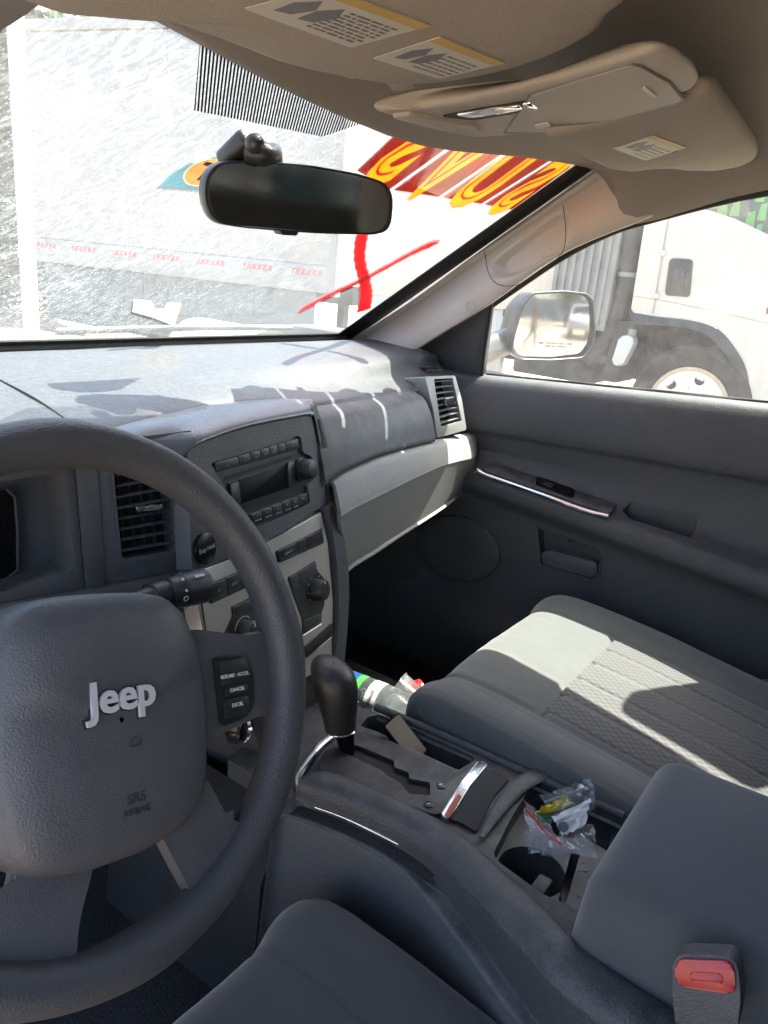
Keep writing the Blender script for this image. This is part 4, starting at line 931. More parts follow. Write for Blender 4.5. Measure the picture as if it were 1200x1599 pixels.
colm = thing('steering_column', 'dark grey steering column shroud with a black wiper stalk', 'steering column', W0.to(0, -.02, -.12))
tube('shroud', crs([W0.to(0, -.01, -.045), W0.to(0, -.012, -.09), W0.to(0, -.018, -.17), W0.to(0, -.02, -.24)], 3), [.062 + .008*min(1, i/4) for i in range(10)], 'charcoal', colm, n=26)
sA, sB = PY(176, 948, .105), PY(320, 914, .098)
sd_ = (sB-sA).normalized(); stk = tubebm([sA, sA.lerp(sB, .25), sA.lerp(sB, .38), sA.lerp(sB, .39), sA.lerp(sB, .56), sA.lerp(sB, .57), sA.lerp(sB, .96), sB], [.0075, .009, .0105, .0125, .0135, .0150, .0168, .0158], 24)
sk = finish('wiper_stalk', stk, 'black_plastic', colm, ang=40)
tube('stalk_root', [W0.to(.03, 0, -.09), sA], [.010, .008], 'black_plastic', sk, n=14)
for t in (.385, .565, .70): lathe('ring_groove', Frame(sA.lerp(sB, t), sd_.orthogonal(), sd_.cross(sd_.orthogonal())), [(.0128+.0045*(t-.3)/.4, -.0007), (.0131+.0045*(t-.3)/.4, 0), (.0128+.0045*(t-.3)/.4, .0007)], 'void_black', sk, n=24)
tow = (CAM - sA.lerp(sB, .6)); tow = (tow - sd_*tow.dot(sd_)).normalized()
class Cyl:
    def __init__(s, O, ax, face, r): s.O, s.ax, s.f, s.r = O, ax, face, r; s.s = ax.cross(face)
    def to(s, a, b, w=0): th = b/s.r; return s.O + s.ax*a + (s.f*cos(th) + s.s*(sin(th)))*(s.r+w)
if tow.z < -1: tow = -tow
up_ = V((0, 0, 1)); cyl = Cyl(sA.lerp(sB, .64), sd_, tow, .0158)
textmesh('mark_off', 'O', cyl, .002, .008, .0075, 'white_print', sk, w=.0002)
textmesh('mark_wash', '*', cyl, -.018, .006, .011, 'white_print', sk, w=-.0012)
prism('mark_bar', cyl, [(.003, -.012), (.006, -.012), (.004, .002), (.002, .002)], .0002, .0005, 'white_print', sk)
textmesh('mark_rear', 'REAR', cyl, .022, -.010, .0045, 'white_print', sk, w=.0012)
for k, s_ in enumerate('FOD'): textmesh('mark_speed', s_, cyl, -.043, .008-.007*k, .0065, 'white_print', sk, w=-.0032, rot=1.3)

# ================================================================== rear-view mirror
MF = Frame((.012, .187, 1.362), (.93, -.36, 0), (0, -.05, 1))
rm = thing('rearview_mirror', 'black framed rear-view mirror hanging from the windshield', 'mirror', GF.to(*GF.p(380, 225), 0))
mo = MF.pts([(328, 262), (340, 253), (356, 250), (400, 250), (480, 256), (560, 270), (598, 282), (611, 293), (616, 312), (613, 348), (606, 361), (588, 367), (500, 365), (440, 361), (380, 356), (343, 350), (329, 340), (319, 318), (317, 298), (320, 276)])[::-1]
mc = (sum(p[0] for p in mo)/len(mo), sum(p[1] for p in mo)/len(mo))
mr_ = rpoly(mo, .01, 2)
finish('housing', gridbm([[MF.to(*q, w_) for q in shrink(mr_, k, mc)] for k, w_ in ((.3, -.040), (.75, -.036), (.92, -.028), (.995, -.014), (1.0, -.004), (.985, .0008), (.955, .0012), (.94, .0)) ], cu=True), 'black_plastic', rm, ang=60)
prism('mirror_glass', MF, [(mc[0]+(a-mc[0])*.945, mc[1]+(b-mc[1])*.925) for a, b in mr_], -.004, -.0002, 'mirror_glass', rm)
prism('day_night_tab', MF, rpoly(MF.pts([(438, 358), (468, 360), (466, 368), (442, 367)])[::-1], .002), -.02, -.002, 'black_plastic', rm, bev=.001)
mt = GF.to(*GF.p(372, 228, .01), .01)
mst = tube('mount_stem', crs([mt + V((0, -.012, -.004)), mt + V((.016, -.03, -.006)), PY(428, 240, .205), MF.to(mc[0], mc[1]+.005, -.038)], 4), [.012]*4+[.009]*5+[.008]*4, 'black_plastic', rm, n=14)
box('glass_button', GF.to(*GF.p(374, 230, .008), .012), (.034, .045, .02), 'black_plastic', rm, rot=Matrix((GF.r, -GF.u, -GF.n)).transposed(), bev=.006, seg=3)
bj = lathe('ball_joint', Frame(PD(398, 224, (mt-CAM).dot(cF)-.03), (1, 0, 0), (0, 0, 1)), [(0, .010), (.006, .008), (.0095, .003), (.0095, -.003), (.006, -.008), (0, -.010)], 'black_plastic', rm, n=20, ang=80)

# ================================================================== visors and overhead console
def bil(q, u, v): 
    a = (q[0][0]+(q[1][0]-q[0][0])*u, q[0][1]+(q[1][1]-q[0][1])*u); b = (q[3][0]+(q[2][0]-q[3][0])*u, q[3][1]+(q[2][1]-q[3][1])*u)
    return (a[0]+(b[0]-a[0])*v, a[1]+(b[1]-a[1])*v)
def wlabel(F, px, parent, w_, seed, name='warning_label', lines=8):
    q = F.pts(px, w_); rnd = random.Random(seed)
    sub = lambda u0, u1, v0, v1: [bil(q, u0, v0), bil(q, u1, v0), bil(q, u1, v1), bil(q, u0, v1)]
    ccw = lambda L: L if sum((L[i][0]-L[i-1][0])*(L[i][1]+L[i-1][1]) for i in range(len(L))) < 0 else L[::-1]
    o = prism(name, F, ccw(rpoly(q, .002)), w_, w_+.0005, 'label_paper', parent)
    prism('yellow_band', F, ccw(sub(.0, 1, .84, .995)), w_+.0005, w_+.0009, 'label_yellow', o)
    bm = bmesh.new()
    for k in range(lines):
        v0 = .12+.62*k/lines; u = .46
        while u < .92:
            u1 = min(.95, u + rnd.uniform(.03, .12)); prismbm(F, ccw(sub(u, u1, v0, v0+.035)), w_+.0005, w_+.0007, bm=bm); u = u1+.02
    finish('print_lines', bm, 'label_ink', o)
    bm = bmesh.new()
    for k in range(2):
        c0 = .12+.2*k; 
        prismbm(F, ccw([bil(q, c0, .2), bil(q, c0+.12, .24), bil(q, c0+.16, .5), bil(q, c0+.06, .72), bil(q, c0-.03, .5)]), w_+.0005, w_+.0007, bm=bm)
    finish('pictogram', bm, 'label_ink', o)
V1 = Frame((-.08, 0, 1.437), (1, 0, 0), (0, -1, .17))
va = V1.pts([(215, 22), (280, 48), (350, 72), (430, 104), (500, 121), (560, 131), (620, 139), (700, 135), (780, 120), (850, 100), (915, 71), (945, 48), (952, 30)])
va = [(-.40, -.055), (-.31, -.072), (-.262, -.074)] + va + [(-.03, .205), (-.12, .215), (-.40, .17)]
vc = (-.2, .06)
visor = thing('sun_visor', 'driver side beige sun visor folded up with two warning labels', 'sun visor', V1.O)
def padded(name, F, out, th, mat, parent, edge=.012, taper=False):
    cx_ = sum(p[0] for p in out)/len(out); cy_ = sum(p[1] for p in out)/len(out)
    def inset(d):
        r = []
        for a, b in out:
            v_ = V((a-cx_, b-cy_)); l = v_.length; v_ *= max(.05, (l-d)/l); r.append((cx_+v_.x, cy_+v_.y))
        return r
    ring = [[F.to(*q, w_) for q in inset(d)] for d, w_ in ((.05, -th), (edge, -th), (edge*.3, -th*.85), (0, -th*.5), (edge*.3, -th*.15), (edge, 0), (.05, .0012), (.5, .0012))]
    if taper: ring = [[F.to(*q, w_) for q in inset(d)] for d, w_ in ((.10, -.018), (.026, -.014), (.008, -.0105), (.001, -.0075), (0, -.0048), (.003, -.0015), (edge*1.6, 0), (.05, .0010), (.5, .0010))]
    return finish(name, gridbm(ring, cu=True), mat, parent, ang=75)
vpad = padded('visor_pad', V1, rpoly(va, .012, 3), .020, 'visor_cloth', visor)
wlabel(V1, [(380, 12), (548, 73), (674, 38), (508, -22)], vpad, .0016, 1)
wlabel(V1, [(582, 90), (685, 122), (790, 97), (688, 56)], vpad, .0016, 2, lines=6)
prism('clip_tab', V1, rpoly(V1.pts([(604, 132), (645, 130), (648, 141), (615, 145)])[::-1], .003), -.012, -.001, 'visor_cloth', visor, bev=.002)
tube('pivot_arm', [V((-.075, .06, 1.462)), V((-.10, .03, 1.447)), V1.to(-.05, -.02, -.01)], .005, 'overhead_plastic', visor, n=8)
V2 = Frame((.10, -.05, 1.431), (.42, .034, .018), (-.02, -.15, .031))
vb = V2.pts([(847, 215), (905, 204), (980, 184), (1050, 163), (1100, 146), (1118, 148), (1148, 183), (1176, 220), (1186, 240), (1180, 252), (1160, 261), (1120, 268), (1080, 268), (1045, 265), (1010, 267), (985, 271), (950, 268), (915, 252), (880, 233)])
visor2 = thing('sun_visor', 'passenger side beige sun visor with one warning label', 'sun visor', V2.O)
vpad2 = padded('visor_pad', V2, rpoly(vb, .012, 3), .018, 'visor_cloth', visor2)
wlabel(V2, [(958, 231), (1008, 250), (1073, 229), (1022, 210)], vpad2, .0016, 3, lines=5)
tube('pivot_arm', [V((.12, .02, 1.46)), V2.to(.02, .02, -.008)], .005, 'overhead_plastic', visor2, n=8)
OF = Frame((.02, -.07, 1.445), (1, 0, 0), (0, -1, .12))
oc = thing('overhead_console', 'beige overhead console with map lights between the two sun visors', 'overhead console', OF.O)
oo = OF.pts([(580, 174), (620, 186), (680, 205), (740, 217), (800, 214), (860, 205), (960, 181), (1040, 156), (1082, 143), (1092, 132), (1084, 112), (1058, 92), (1036, 83), (1015, 83), (960, 99), (880, 124), (800, 145), (720, 160), (650, 169), (600, 171)])
oc_ = padded('console_shell', OF, rpoly(oo, .008, 3), .012, 'overhead_plastic', oc, edge=.007, taper=True)
def oprism(name, px, w0, w1, mat, bev=.001, r=.003):
    P = OF.pts(px, w1); s = sum((P[i][0]-P[i-1][0])*(P[i][1]+P[i-1][1]) for i in range(len(P)))
    return prism(name, OF, rpoly(P if s < 0 else P[::-1], r), w0, w1, mat, oc, bev=bev)
oprism('glasses_cover', [(830, 150), (900, 128), (985, 103), (1000, 105), (1045, 130), (1066, 155), (1058, 160), (960, 187), (860, 206), (790, 206)], -.002, .0022, 'overhead_plastic', .0015)
oprism('cover_gap', [(826, 149), (900, 126), (986, 100), (1003, 103), (1049, 129), (1071, 156), (1060, 164), (960, 191), (860, 210), (786, 209)], -.002, .0014, 'label_ink', .0002)
oprism('map_lamp', [(690, 182), (750, 170), (830, 158), (840, 166), (800, 178), (740, 188)], -.002, .0022, 'void_black', .0005)
oprism('lamp_lens', [(712, 180), (770, 170), (812, 166), (818, 171), (780, 178), (735, 184)], .002, .0036, 'chrome', .001)
oprism('lamp_lens', [(815, 164), (830, 161), (842, 170), (830, 174)], .002, .0040, 'chrome', .001)
oprism('front_scoop', [(612, 184), (680, 202), (735, 213), (748, 206), (744, 198), (690, 190), (640, 180)], -.001, .004, 'overhead_plastic', .003)
oprism('cover_latch', [(1003, 139), (1008, 136), (1026, 150), (1022, 153)], .002, .0036, 'pillar_plastic', .0008)
oprism('rear_button', [(835, 196), (858, 192), (862, 198), (840, 202)], .002, .0036, 'pillar_plastic', .001)

# ================================================================== passenger door
door = thing('passenger_door', 'dark grey passenger door panel with armrest, speaker and side mirror', 'door', (.7, 0, .6))
ys = [.46, .36, .28, .20, .10, 0, -.12, -.25, -.40, -.62, -.85]
rows = []
for y in ys:
    zb = 1.127-.0647*y; zc = 1.013-.04*y; za = .908+.088*y; f = max(0, (y-.26)/.2)
    R = [(.738, zb+.004), (.705, zb+.001), (.690, zb-.012), (.678, zb-.045), (.674, zc+.030), (.678, zc+.008), (.688, zc-.004), (.694, zc-.030), (.695, (zc+za)/2), (.688, za+.026), (.664, za+.010), (.646, za+.004), (.638, za-.008), (.640, za-.028), (.658, za-.046), (.668, za-.07), (.672, .76), (.675, .66), (.660, .615), (.655, .58), (.668, .47)]
    rows.append([(x + (.04*f if z < zc-.02 else 0)*(.7-x)/.06*1.0, y, z) for x, z in R])
dp = patch('door_panel', rows, 'door_dark', door, 4, 5, thick=.035, away=(-1, 0, 0))
DF = Frame((.668, 0, .82), (0, -1, 0), (0, 0, 1))
rec = DF.pts([(841, 824), (905, 846), (930, 858), (939, 872), (936, 893), (926, 904), (846, 880)])[::-1]
AF = Frame((.662, 0, .921), (0, -1, -.088), (1, 0, .25))
pull = AF.pts([(972, 797), (983, 792), (1085, 825), (1086, 833), (1078, 838), (985, 808)])
ccw2 = lambda L: L if sum((L[i][0]-L[i-1][0])*(L[i][1]+L[i-1][1]) for i in range(len(L))) < 0 else L[::-1]
cut(dp, [prismbm(DF, rpoly(rec, .005, 3), -.022, .05), prismbm(AF, rpoly(ccw2(pull), .003, 2), -.022, .05)])
dh = prism('door_handle', DF, rpoly(DF.pts([(846, 862), (862, 860), (932, 878), (934, 894), (925, 902), (848, 880)], .0)[::-1], .005), -.016, .001, 'dash_dark', door, bev=.003)
prism('recess_back', DF, rpoly(rec, .005, 3), -.0218, -.020, 'charcoal', door)
prism('lock_knob', DF, rpoly(DF.pts([(884, 838), (894, 840), (893, 848), (885, 847)])[::-1], .002), -.02, -.008, 'void_black', dh, bev=.001)
ringprism('recess_rim', DF, shrink(rec, 1.05, (sum(p[0] for p in rec)/7, sum(p[1] for p in rec)/7)), rec, -.004, .0035, 'door_dark', door)
sp = AF.pts([(752, 733), (762, 725), (790, 722), (840, 731), (900, 750), (966, 776), (968, 781), (952, 803)], .004)
ap = prism('switch_panel', AF, rpoly(ccw2(sp), .004), -.012, .004, 'charcoal', door, bev=.003)
prism('window_switch', AF, rpoly(ccw2(AF.pts([(836, 746), (843, 744), (899, 764), (897, 776), (890, 777), (838, 757)], .0048)), .002), .003, .0048, 'gloss_black', ap, bev=.001)
prism('rocker', AF, rpoly(ccw2(AF.pts([(850, 752), (866, 757), (862, 762), (848, 757)], .0055)), .001), .0045, .007, 'black_plastic', ap, bev=.001)
tube('chrome_strip', crs([PX(x, y, .640) for x, y in ((747, 731), (752, 738), (790, 752), (850, 773), (910, 795), (951, 806))], 5), .0052, 'chrome', door, n=10, flat=.8)
# speaker
m, t, b = newmat('grille'); co = coords(t, (1, 1, 1), (radians(45), 0, 0)); sp3 = node(t, 'ShaderNodeSeparateXYZ'); t.links.new(co, sp3.inputs[0])
hh = math_(t, 'MULTIPLY', math_(t, 'SINE', math_(t, 'MULTIPLY', sp3.outputs[1], 1300)), math_(t, 'SINE', math_(t, 'MULTIPLY', sp3.outputs[2], 1300)))
c = ramp(t, math_(t, 'ADD', math_(t, 'MULTIPLY', hh, .5), .5), [(.46, (.10, .10, .104)), (.60, (.012, .012, .012))]); t.links.new(c, b.inputs['Base Color']); b.inputs['Roughness'].default_value = .6
sc_ = DF.p(716, 857, -.004)
bx_ = [DF.p(716+67*cos(2*pi*k/40)*cos(.33)-50*sin(2*pi*k/40)*sin(.33), 857+67*cos(2*pi*k/40)*sin(.33)+50*sin(2*pi*k/40)*cos(.33), -.002) for k in range(40)][::-1]
spk = finish('speaker_grille', gridbm([[DF.to(*q, w_) for q in shrink(bx_, k, sc_)] for k, w_ in ((1.0, -.012), (1.0, .0), (.96, .002), (.6, .004), (.02, .0045))], cu=True), 'grille', door, ang=60)
# sail panel, window glass, seals
SP = Frame((.712, .38, 1.12), (0, -1, 0), (-.25, 0, 1))
prism('mirror_sail', SP, rpoly(SP.pts([(640, 552), (700, 515), (766, 472), (762, 500), (751, 588), (735, 588), (700, 578), (660, 560)])[::-1], .004), -.02, .0, 'charcoal', door, bev=.003)
tube('sail_edge', crs([SP.to(*SP.p(x, y, .003), .003) for x, y in ((768, 472), (764, 500), (757, 545), (752, 590))], 4), .004, 'rubber', door, n=8)
wv_ = [V((.7125, .312, 1.252)), V((.702, .25, 1.292)), V((.690, .16, 1.352)), V((.676, .05, 1.408)), V((.666, -.08, 1.440)), V((.658, -.3, 1.478)), V((.655, -.70, 1.485))]
lo_ = [V((.738, -.70, 1.172)), V((.738, -.3, 1.146)), V((.738, 0, 1.127)), V((.738, .309, 1.107))]
bm = bmesh.new(); bm.faces.new([bm.verts.new(p) for p in wv_ + lo_]); bmesh.ops.triangulate(bm, faces=bm.faces); finish('window_glass', bm, 'door_glass', door)
tube('belt_seal', crs([V((.731, .30, 1.110)), V((.731, 0, 1.130)), V((.731, -.3, 1.149)), V((.731, -.7, 1.175))], 5), .005, 'rubber', door, n=6)
patch('outer_skin', [[(x, y, z) for y in (.45, 0, -.45, -.85)] for x, z in ((.745, 1.118), (.80, 1.08), (.90, .9), (.93, .7), (.90, .45))], 'car_paint', door, 3, 3, thick=.006, away=(1, 0, 0))
# side mirror: curved glass that really reflects the lot behind
NM = V((-.445, -.895, .03)).normalized()
SMF = Frame(PX(862, 508, 1.0), V((0, 0, 1)).cross(NM), (0, 0, 1))
so_ = SMF.pts([(828, 456), (880, 453), (916, 457), (927, 468), (930, 515), (925, 540), (910, 558), (860, 562), (812, 561), (798, 548), (800, 528), (812, 478)])[::-1]
si_ = SMF.pts([(833, 460), (880, 457), (912, 461), (921, 472), (922, 515), (918, 536), (906, 552), (860, 557), (814, 556), (803, 545), (805, 528), (817, 482)])[::-1]
smc = (sum(p[0] for p in si_)/12, sum(p[1] for p in si_)/12)
sm = finish('side_mirror', gridbm([[SMF.to(*q, w_) for q in shrink(rpoly(so_, .01, 3), k, smc)] for k, w_ in ((.3, -.10), (.75, -.085), (.96, -.04), (1.0, -.01), (1.0, .003), (.985, .005), (.965, .003))], cu=True), 'mirror_shell', door, ang=60)
RAD = 1.5
finish('mirror_glass', gridbm([[SMF.to(a, b, .002 - ((a-smc[0])**2+(b-smc[1])**2)/(2*RAD)) for a, b in shrink(rpoly(si_, .01, 3), k/14, smc)] for k in (14, 13, 12, 11, 10, 9, 8, 7, 6, 5, 4, 3, 2, 1, .01)] , cu=True), 'side_mirror_glass', sm, ang=80)
tube('mirror_arm', crs([SMF.to(smc[0]-.09, smc[1]-.035, -.03), SMF.to(smc[0]-.13, smc[1]-.05, -.035), V((.76, .36, 1.135))], 4), [.03]*9, 'mirror_shell', sm, n=12)
textmesh('lettering', 'OBJECTS IN MIRROR ARE CLOSER\nTHAN THEY APPEAR', SMF, smc[0]+.008, smc[1]-.040, .0068, 'label_ink', sm, w=.0026, ext=.0001)

# ================================================================== seats
def seat(name, label, cx_, hw, y0, z0, back, quilt=True):
    root = thing(name, label, 'car seat', (cx_, y0-.25, .47))
    # profile path (y, z) from rear to front, then over the front roll
    path = [(-.56, -.065), (-.46, -.045), (-.36, -.028), (-.26, -.014), (-.17, -.004), (-.10, .002), (-.05, .003), (-.022, -.003), (-.006, -.018), (.001, -.042), (-.002, -.085), (-.010, -.14), (-.03, -.20)]
    path = crs([V((0, y0+a, z0+b)) for a, b in path], 7)
    NV = len(path); nor = []
    for i in range(NV):
        t_ = path[min(i+1, NV-1)]-path[max(i-1, 0)]; nor.append(V((0, -t_.z, t_.y)).normalized())
    # cross-section: u in [-1,1] -> (x, off)
    def sect(u, s):
        a = abs(u); sg = 1 if u >= 0 else -1
        if a < .60: return sg*a/.60*.64*hw, 0.0 + .004*cos(a/.6*pi/2)
        if a < .86:
            k = (a-.60)/.26; return sg*hw*(.64+.30*k), s*(.5-.5*cos(pi*min(1, k*1.2)))*.012 - .004*k*k
        k = (a-.86)/.14; ang = min(1, k*2)*pi/2
        return sg*hw*(.94+.06*sin(ang)), s*.012-.004 - .022*(1-cos(ang)) - max(0, k-.5)*2*.16
    U = [-1+2*i/110 for i in range(111)]
    iseam = max(i for i in range(NV) if path[i].y < y0-.155)
    rows = []
    for i in range(NV):
        s = 1.0; w_ = 1 - .13*max(0, (i-NV*.40)/(NV*.60))**2 ; yy = path[i].y-y0
        r = []
        for u in U:
            x, off = sect(u, s)
            for us in (.60, -.60):                                     # long seams between insert and bolsters
                d = (u-us)*hw*1.05; off -= (.0045 if quilt else .002)*exp(-(d/.0035)**2)
            if abs(u) < .60 and quilt: off -= .006*exp(-((path[i].y-(y0-.158))/.0035)**2)
            if abs(u) > .865: off += .0
            d = (abs(u)-.875)*hw; off -= .003*exp(-(d/.0025)**2)
            off += .0016*mnoise.noise(V((x*16+cx_*9, path[i].y*13, path[i].z*13))) + .0006*mnoise.noise(V((x*55, path[i].y*40, 3)))
            r.append(path[i] + nor[i]*off + V((cx_ + x*w_, 0, 0)))
        rows.append(r)
    finish('cushion', gridbm(rows), 'seat_cloth', root, ang=80)
    ins = []
    dense = [path[k].lerp(path[k+1], q/4) for k in range(iseam) for q in range(4)]
    dn = [nor[k].lerp(nor[k+1], q/4) for k in range(iseam) for q in range(4)]
    for p_, n_ in zip(dense, dn):
        r = []
        for k in range(121):
            u = -.585 + 1.17*k/120; x, off = sect(u, 1)
            off += .0015
            for c in (-.36, -.12, .12, .36): off -= .0042*exp(-(((u-c)*hw)/.0030)**2)
            e = min(1, min(k, 120-k)/5.0); off -= .006*(1-e)
            r.append(p_ + n_*off + V((cx_+x, 0, 0)))
        ins.append(r)
    finish('quilted_insert', gridbm(ins), 'seat_weave', root, ang=80)
    bk = []
    by, bz = y0-.52, z0-.06
    for z, lean, w_, th in ((-.10, 0, .95, .06), (0, .0, .98, .085), (.10, -.02, 1.0, .09), (.25, -.05, 1.0, .085), (.42, -.10, .96, .075), (.52, -.13, .80, .06), (.56, -.145, .45, .03)):
        bk.append([(cx_ + hw*w_*x, by + lean + back + yy*th, bz+z) for x, yy in ((-.6, .80), (-.8, 1.1), (-.97, 1.0), (-1, .2), (-.97, -.8), (-.6, -1), (0, -1), (.6, -1), (.97, -.8), (1, .2), (.97, 1.0), (.8, 1.1), (.6, .80), (0, .7), (-.6, .80))])
    patch('backrest', bk, 'seat_cloth', root, 4, 5, ang=80)
    hr = boxbm((cx_, by-.19+back, bz+.66), (.27, .10, .17), bev=.045, seg=4); finish('headrest', hr, 'seat_cloth', root)
    for sx in (-.06, .06): tube('headrest_post', [(cx_+sx, by-.18+back, bz+.50), (cx_+sx, by-.19+back, bz+.62)], .006, 'chrome', root, n=8)
    for sx in (-.17, .17): box('seat_rail', (cx_+sx, y0-.27, .52), (.05, .46, .05), 'black_plastic', root, bev=.006)
    box('seat_base', (cx_, y0-.28, .60), (hw*1.7, .44, .12), 'black_plastic', root, bev=.02)
    return root
seat('passenger_seat', 'grey cloth passenger seat with a quilted insert lit by a sun patch', .368, .238, .050, .757, .0)
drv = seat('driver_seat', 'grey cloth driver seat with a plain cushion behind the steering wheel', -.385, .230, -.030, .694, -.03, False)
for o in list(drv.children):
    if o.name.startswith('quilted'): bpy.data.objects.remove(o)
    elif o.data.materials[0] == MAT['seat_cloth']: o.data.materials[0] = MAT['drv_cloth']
ps = [o for o in bpy.data.objects if o.name == 'passenger_seat'][0]
# recliner trim and belt stalk at the far rear corner of the passenger seat
rl = boxbm((.62, -.40, .705), (.05, .16, .06), rot=Matrix.Rotation(radians(-20), 3, 'X'), bev=.02, seg=3); finish('recliner_cover', rl, 'charcoal', ps)
tube('recliner_lever', crs([V((.60, -.33, .715)), V((.595, -.37, .735)), V((.60, -.43, .75))], 4), .016, 'console_grey', ps, n=10)

# ================================================================== centre console
con = thing('centre_console', 'dark grey centre console with gear gate, cup holders and padded armrest', 'console', (0, -.1, .47))
CF = Frame((0, 0, .725), (1, 0, 0), (0, 1, 0))
K = lambda L, w_=0: CF.pts(L, w_)
deck_o = [(-.100, .15), (.09, .15), (.105, .07), (.118, -.05), (.134, -.23), (.136, -.33), (-.115, -.33), (-.105, -.2), (-.097, 0)]
deck = prism('deck', CF, rpoly(ccw2(deck_o), .006), -.225, 0, 'console_grey', con, bev=.004)
trayo = K([(563, 1134), (574, 1120), (592, 1116), (650, 1140), (738, 1181), (742, 1187), (716, 1203), (660, 1177), (588, 1142)])
cupa = K([(768, 1338), (800, 1275), (832, 1225), (850, 1214), (884, 1216), (966, 1262), (1000, 1290), (960, 1440), (935, 1436), (850, 1398)])
c1, c2 = K([(833, 1338), (878, 1250)])
holes = [prismbm(CF, rpoly(ccw2(trayo), .004), -.075, .05), prismbm(CF, rpoly(ccw2(cupa), .012), -.022, .05)]
holes += [prismbm(CF, oval(c1[0]+.004, c1[1], .036, .036, 32), -.10, .05), prismbm(CF, oval(c2[0], c2[1]-.004, .034, .034, 32), -.10, .05)]
holes += [prismbm(CF, ccw2(K([(893, 1330), (906, 1336), (884, 1412), (872, 1406)], -.022)), -.05, .05), prismbm(CF, ccw2(K([(905, 1262), (960, 1288), (950, 1330), (930, 1318), (900, 1300)], -.022)), -.06, .05)]
cut(deck, holes)
prism('cup_floor', CF, oval(c1[0]+.004, c1[1], .036, .036, 32), -.099, -.097, 'void_black', con)
prism('cup_floor', CF, oval(c2[0], c2[1]-.004, .034, .034, 32), -.099, -.097, 'void_black', con)
prism('tray_mat', CF, rpoly(ccw2(trayo), .004), -.0748, -.073, 'void_black', con)
bx0 = K([(812, 1352), (846, 1362), (838, 1392), (806, 1376)], -.03)
box('cup_grip', CF.to(c1[0]-.006, c1[1]-.016, -.045), (.026, .016, .05), 'charcoal', con, bev=.003)
# gear gate, chrome frame, storage lip
gq = K([(498, 1190), (512, 1165), (562, 1142), (585, 1146), (714, 1204), (742, 1190), (748, 1197), (690, 1270), (676, 1272), (560, 1222), (505, 1214)], .006)
gate = prism('gear_gate', CF, rpoly(ccw2(gq), .004), -.004, .006, 'charcoal', con, bev=.003)
slot = K([(540, 1176), (556, 1163), (616, 1188), (616, 1198), (638, 1206), (640, 1216), (672, 1222), (672, 1242), (640, 1240), (625, 1222), (606, 1212), (596, 1203)], .006)
cut(gate, [prismbm(CF, rpoly(ccw2(slot), .002), -.002, .05)])
prism('gate_slot', CF, rpoly(ccw2(slot), .002), .0002, .0012, 'void_black', gate)
for s_, px in (('+', (690, 1226)), ('-', (670, 1255))):
    q = K([px], .008)[0]; sc2 = lathe('gate_mark', CF, [(.0055, .005), (.0055, .0072), (.0045, .0078), (0, .0078)], 'black_plastic', gate, n=20, ca=q[0], cb=q[1])
    textmesh('sign', s_, CF, q[0], q[1]+.001, .012, 'white_print', sc2, w=.0081, ext=.0001, rot=-.5)
fr1 = K([(700, 1282), (688, 1276), (722, 1222), (748, 1190), (762, 1196), (734, 1230), (712, 1266)], .004)
tr1 = prism('chrome_trim', CF, rpoly(ccw2(fr1), .003), -.004, .0068, 'worn_chrome', con, bev=.002)
prism('worn_patch', CF, rpoly(ccw2(K([(694, 1274), (704, 1256), (716, 1240), (722, 1244), (712, 1262), (702, 1278)], .007)), .002), .006, .0073, 'rust_red', tr1)
ch = [CF.to(*q, .004) for q in K([(520, 1148), (498, 1166), (476, 1196), (465, 1214), (466, 1228), (484, 1243)], .004)]
tube('chrome_trim', crs(ch, 5), .0055, 'worn_chrome', con, n=10, flat=.6)
rbs = K([(716, 1284), (702, 1280), (738, 1232), (764, 1200), (796, 1216), (770, 1246), (745, 1300)], .003)
prism('ribbed_strip', CF, rpoly(ccw2(rbs), .003), -.004, .004, 'ribbed', con, bev=.002)
rg = [CF.to(*q, .006) for q in K([(752, 1308), (775, 1270), (805, 1232), (838, 1212), (880, 1206), (930, 1232), (985, 1262)], .006)]
tube('cup_ridge', crs(rg, 6), [.003+.009*sin(pi*min(1, max(0, i/36))) for i in range(37)], 'console_grey', con, n=10, flat=.35)
tube('deck_edge', crs([CF.to(*q, .002) for q in K([(586, 1104), (620, 1118), (700, 1152), (800, 1197), (880, 1232), (975, 1274)], .002)], 5), .0055, 'console_grey', con, n=8)
# left padded rail and the side wall below it
rp = [PZ(x, y, .752) for x, y in ((470, 1224), (486, 1222), (510, 1228), (560, 1246), (640, 1284), (700, 1322), (770, 1388), (840, 1458), (910, 1528))] + [V((-.138, -.42, .752)), V((-.142, -.7, .752))]
rows = []; rrow = []
for i_, p in enumerate(rp):
    f = max(0, min(1, (i_-4)/3)); e = (.35 if i_ == 0 else .8 if i_ == 1 else 1)
    q = [(.016, -.030), (.016, -.003), (.0145, .003), (.010, .0075), (.003, .0092), (-.006, .0085), (-.0115, .0045), (-.0140, -.001), (-.0150, -.006), (-.0160, -.016), (-.0165, -.020)]
    q = [(a*(e if b > -.02 else 1)*(1+.45*f), (b*e if b > 0 else b)*(1 if b > -.012 or a > 0 else 1+1.3*f)) for a, b in q]
    rrow.append([p + V((a, 0, b)) for a, b in q])
    z0_ = q[-1][1]; x0_ = q[-1][0]
    q = [(x0_+.004, z0_+.004), (x0_-.001, z0_+.001), (x0_-.004, z0_-.001), (-.034-.004*f, z0_-.002), (-.0375-.004*f, z0_-.004), (-.0395-.004*f, z0_-.009), (-.046-.002*f, -.075), (-.054, -.16), (-.064, -.29)]
    rows.append([p + V((a, 0, b)) for a, b in q])
patch('padded_rail', rrow, 'rail_skin', con, 4, 5, thick=.003, away=(-1, 0, 1), ang=60)
patch('side_panel', rows, 'console_grey', con, 4, 5, thick=.004, away=(-1, 0, 1), ang=60)
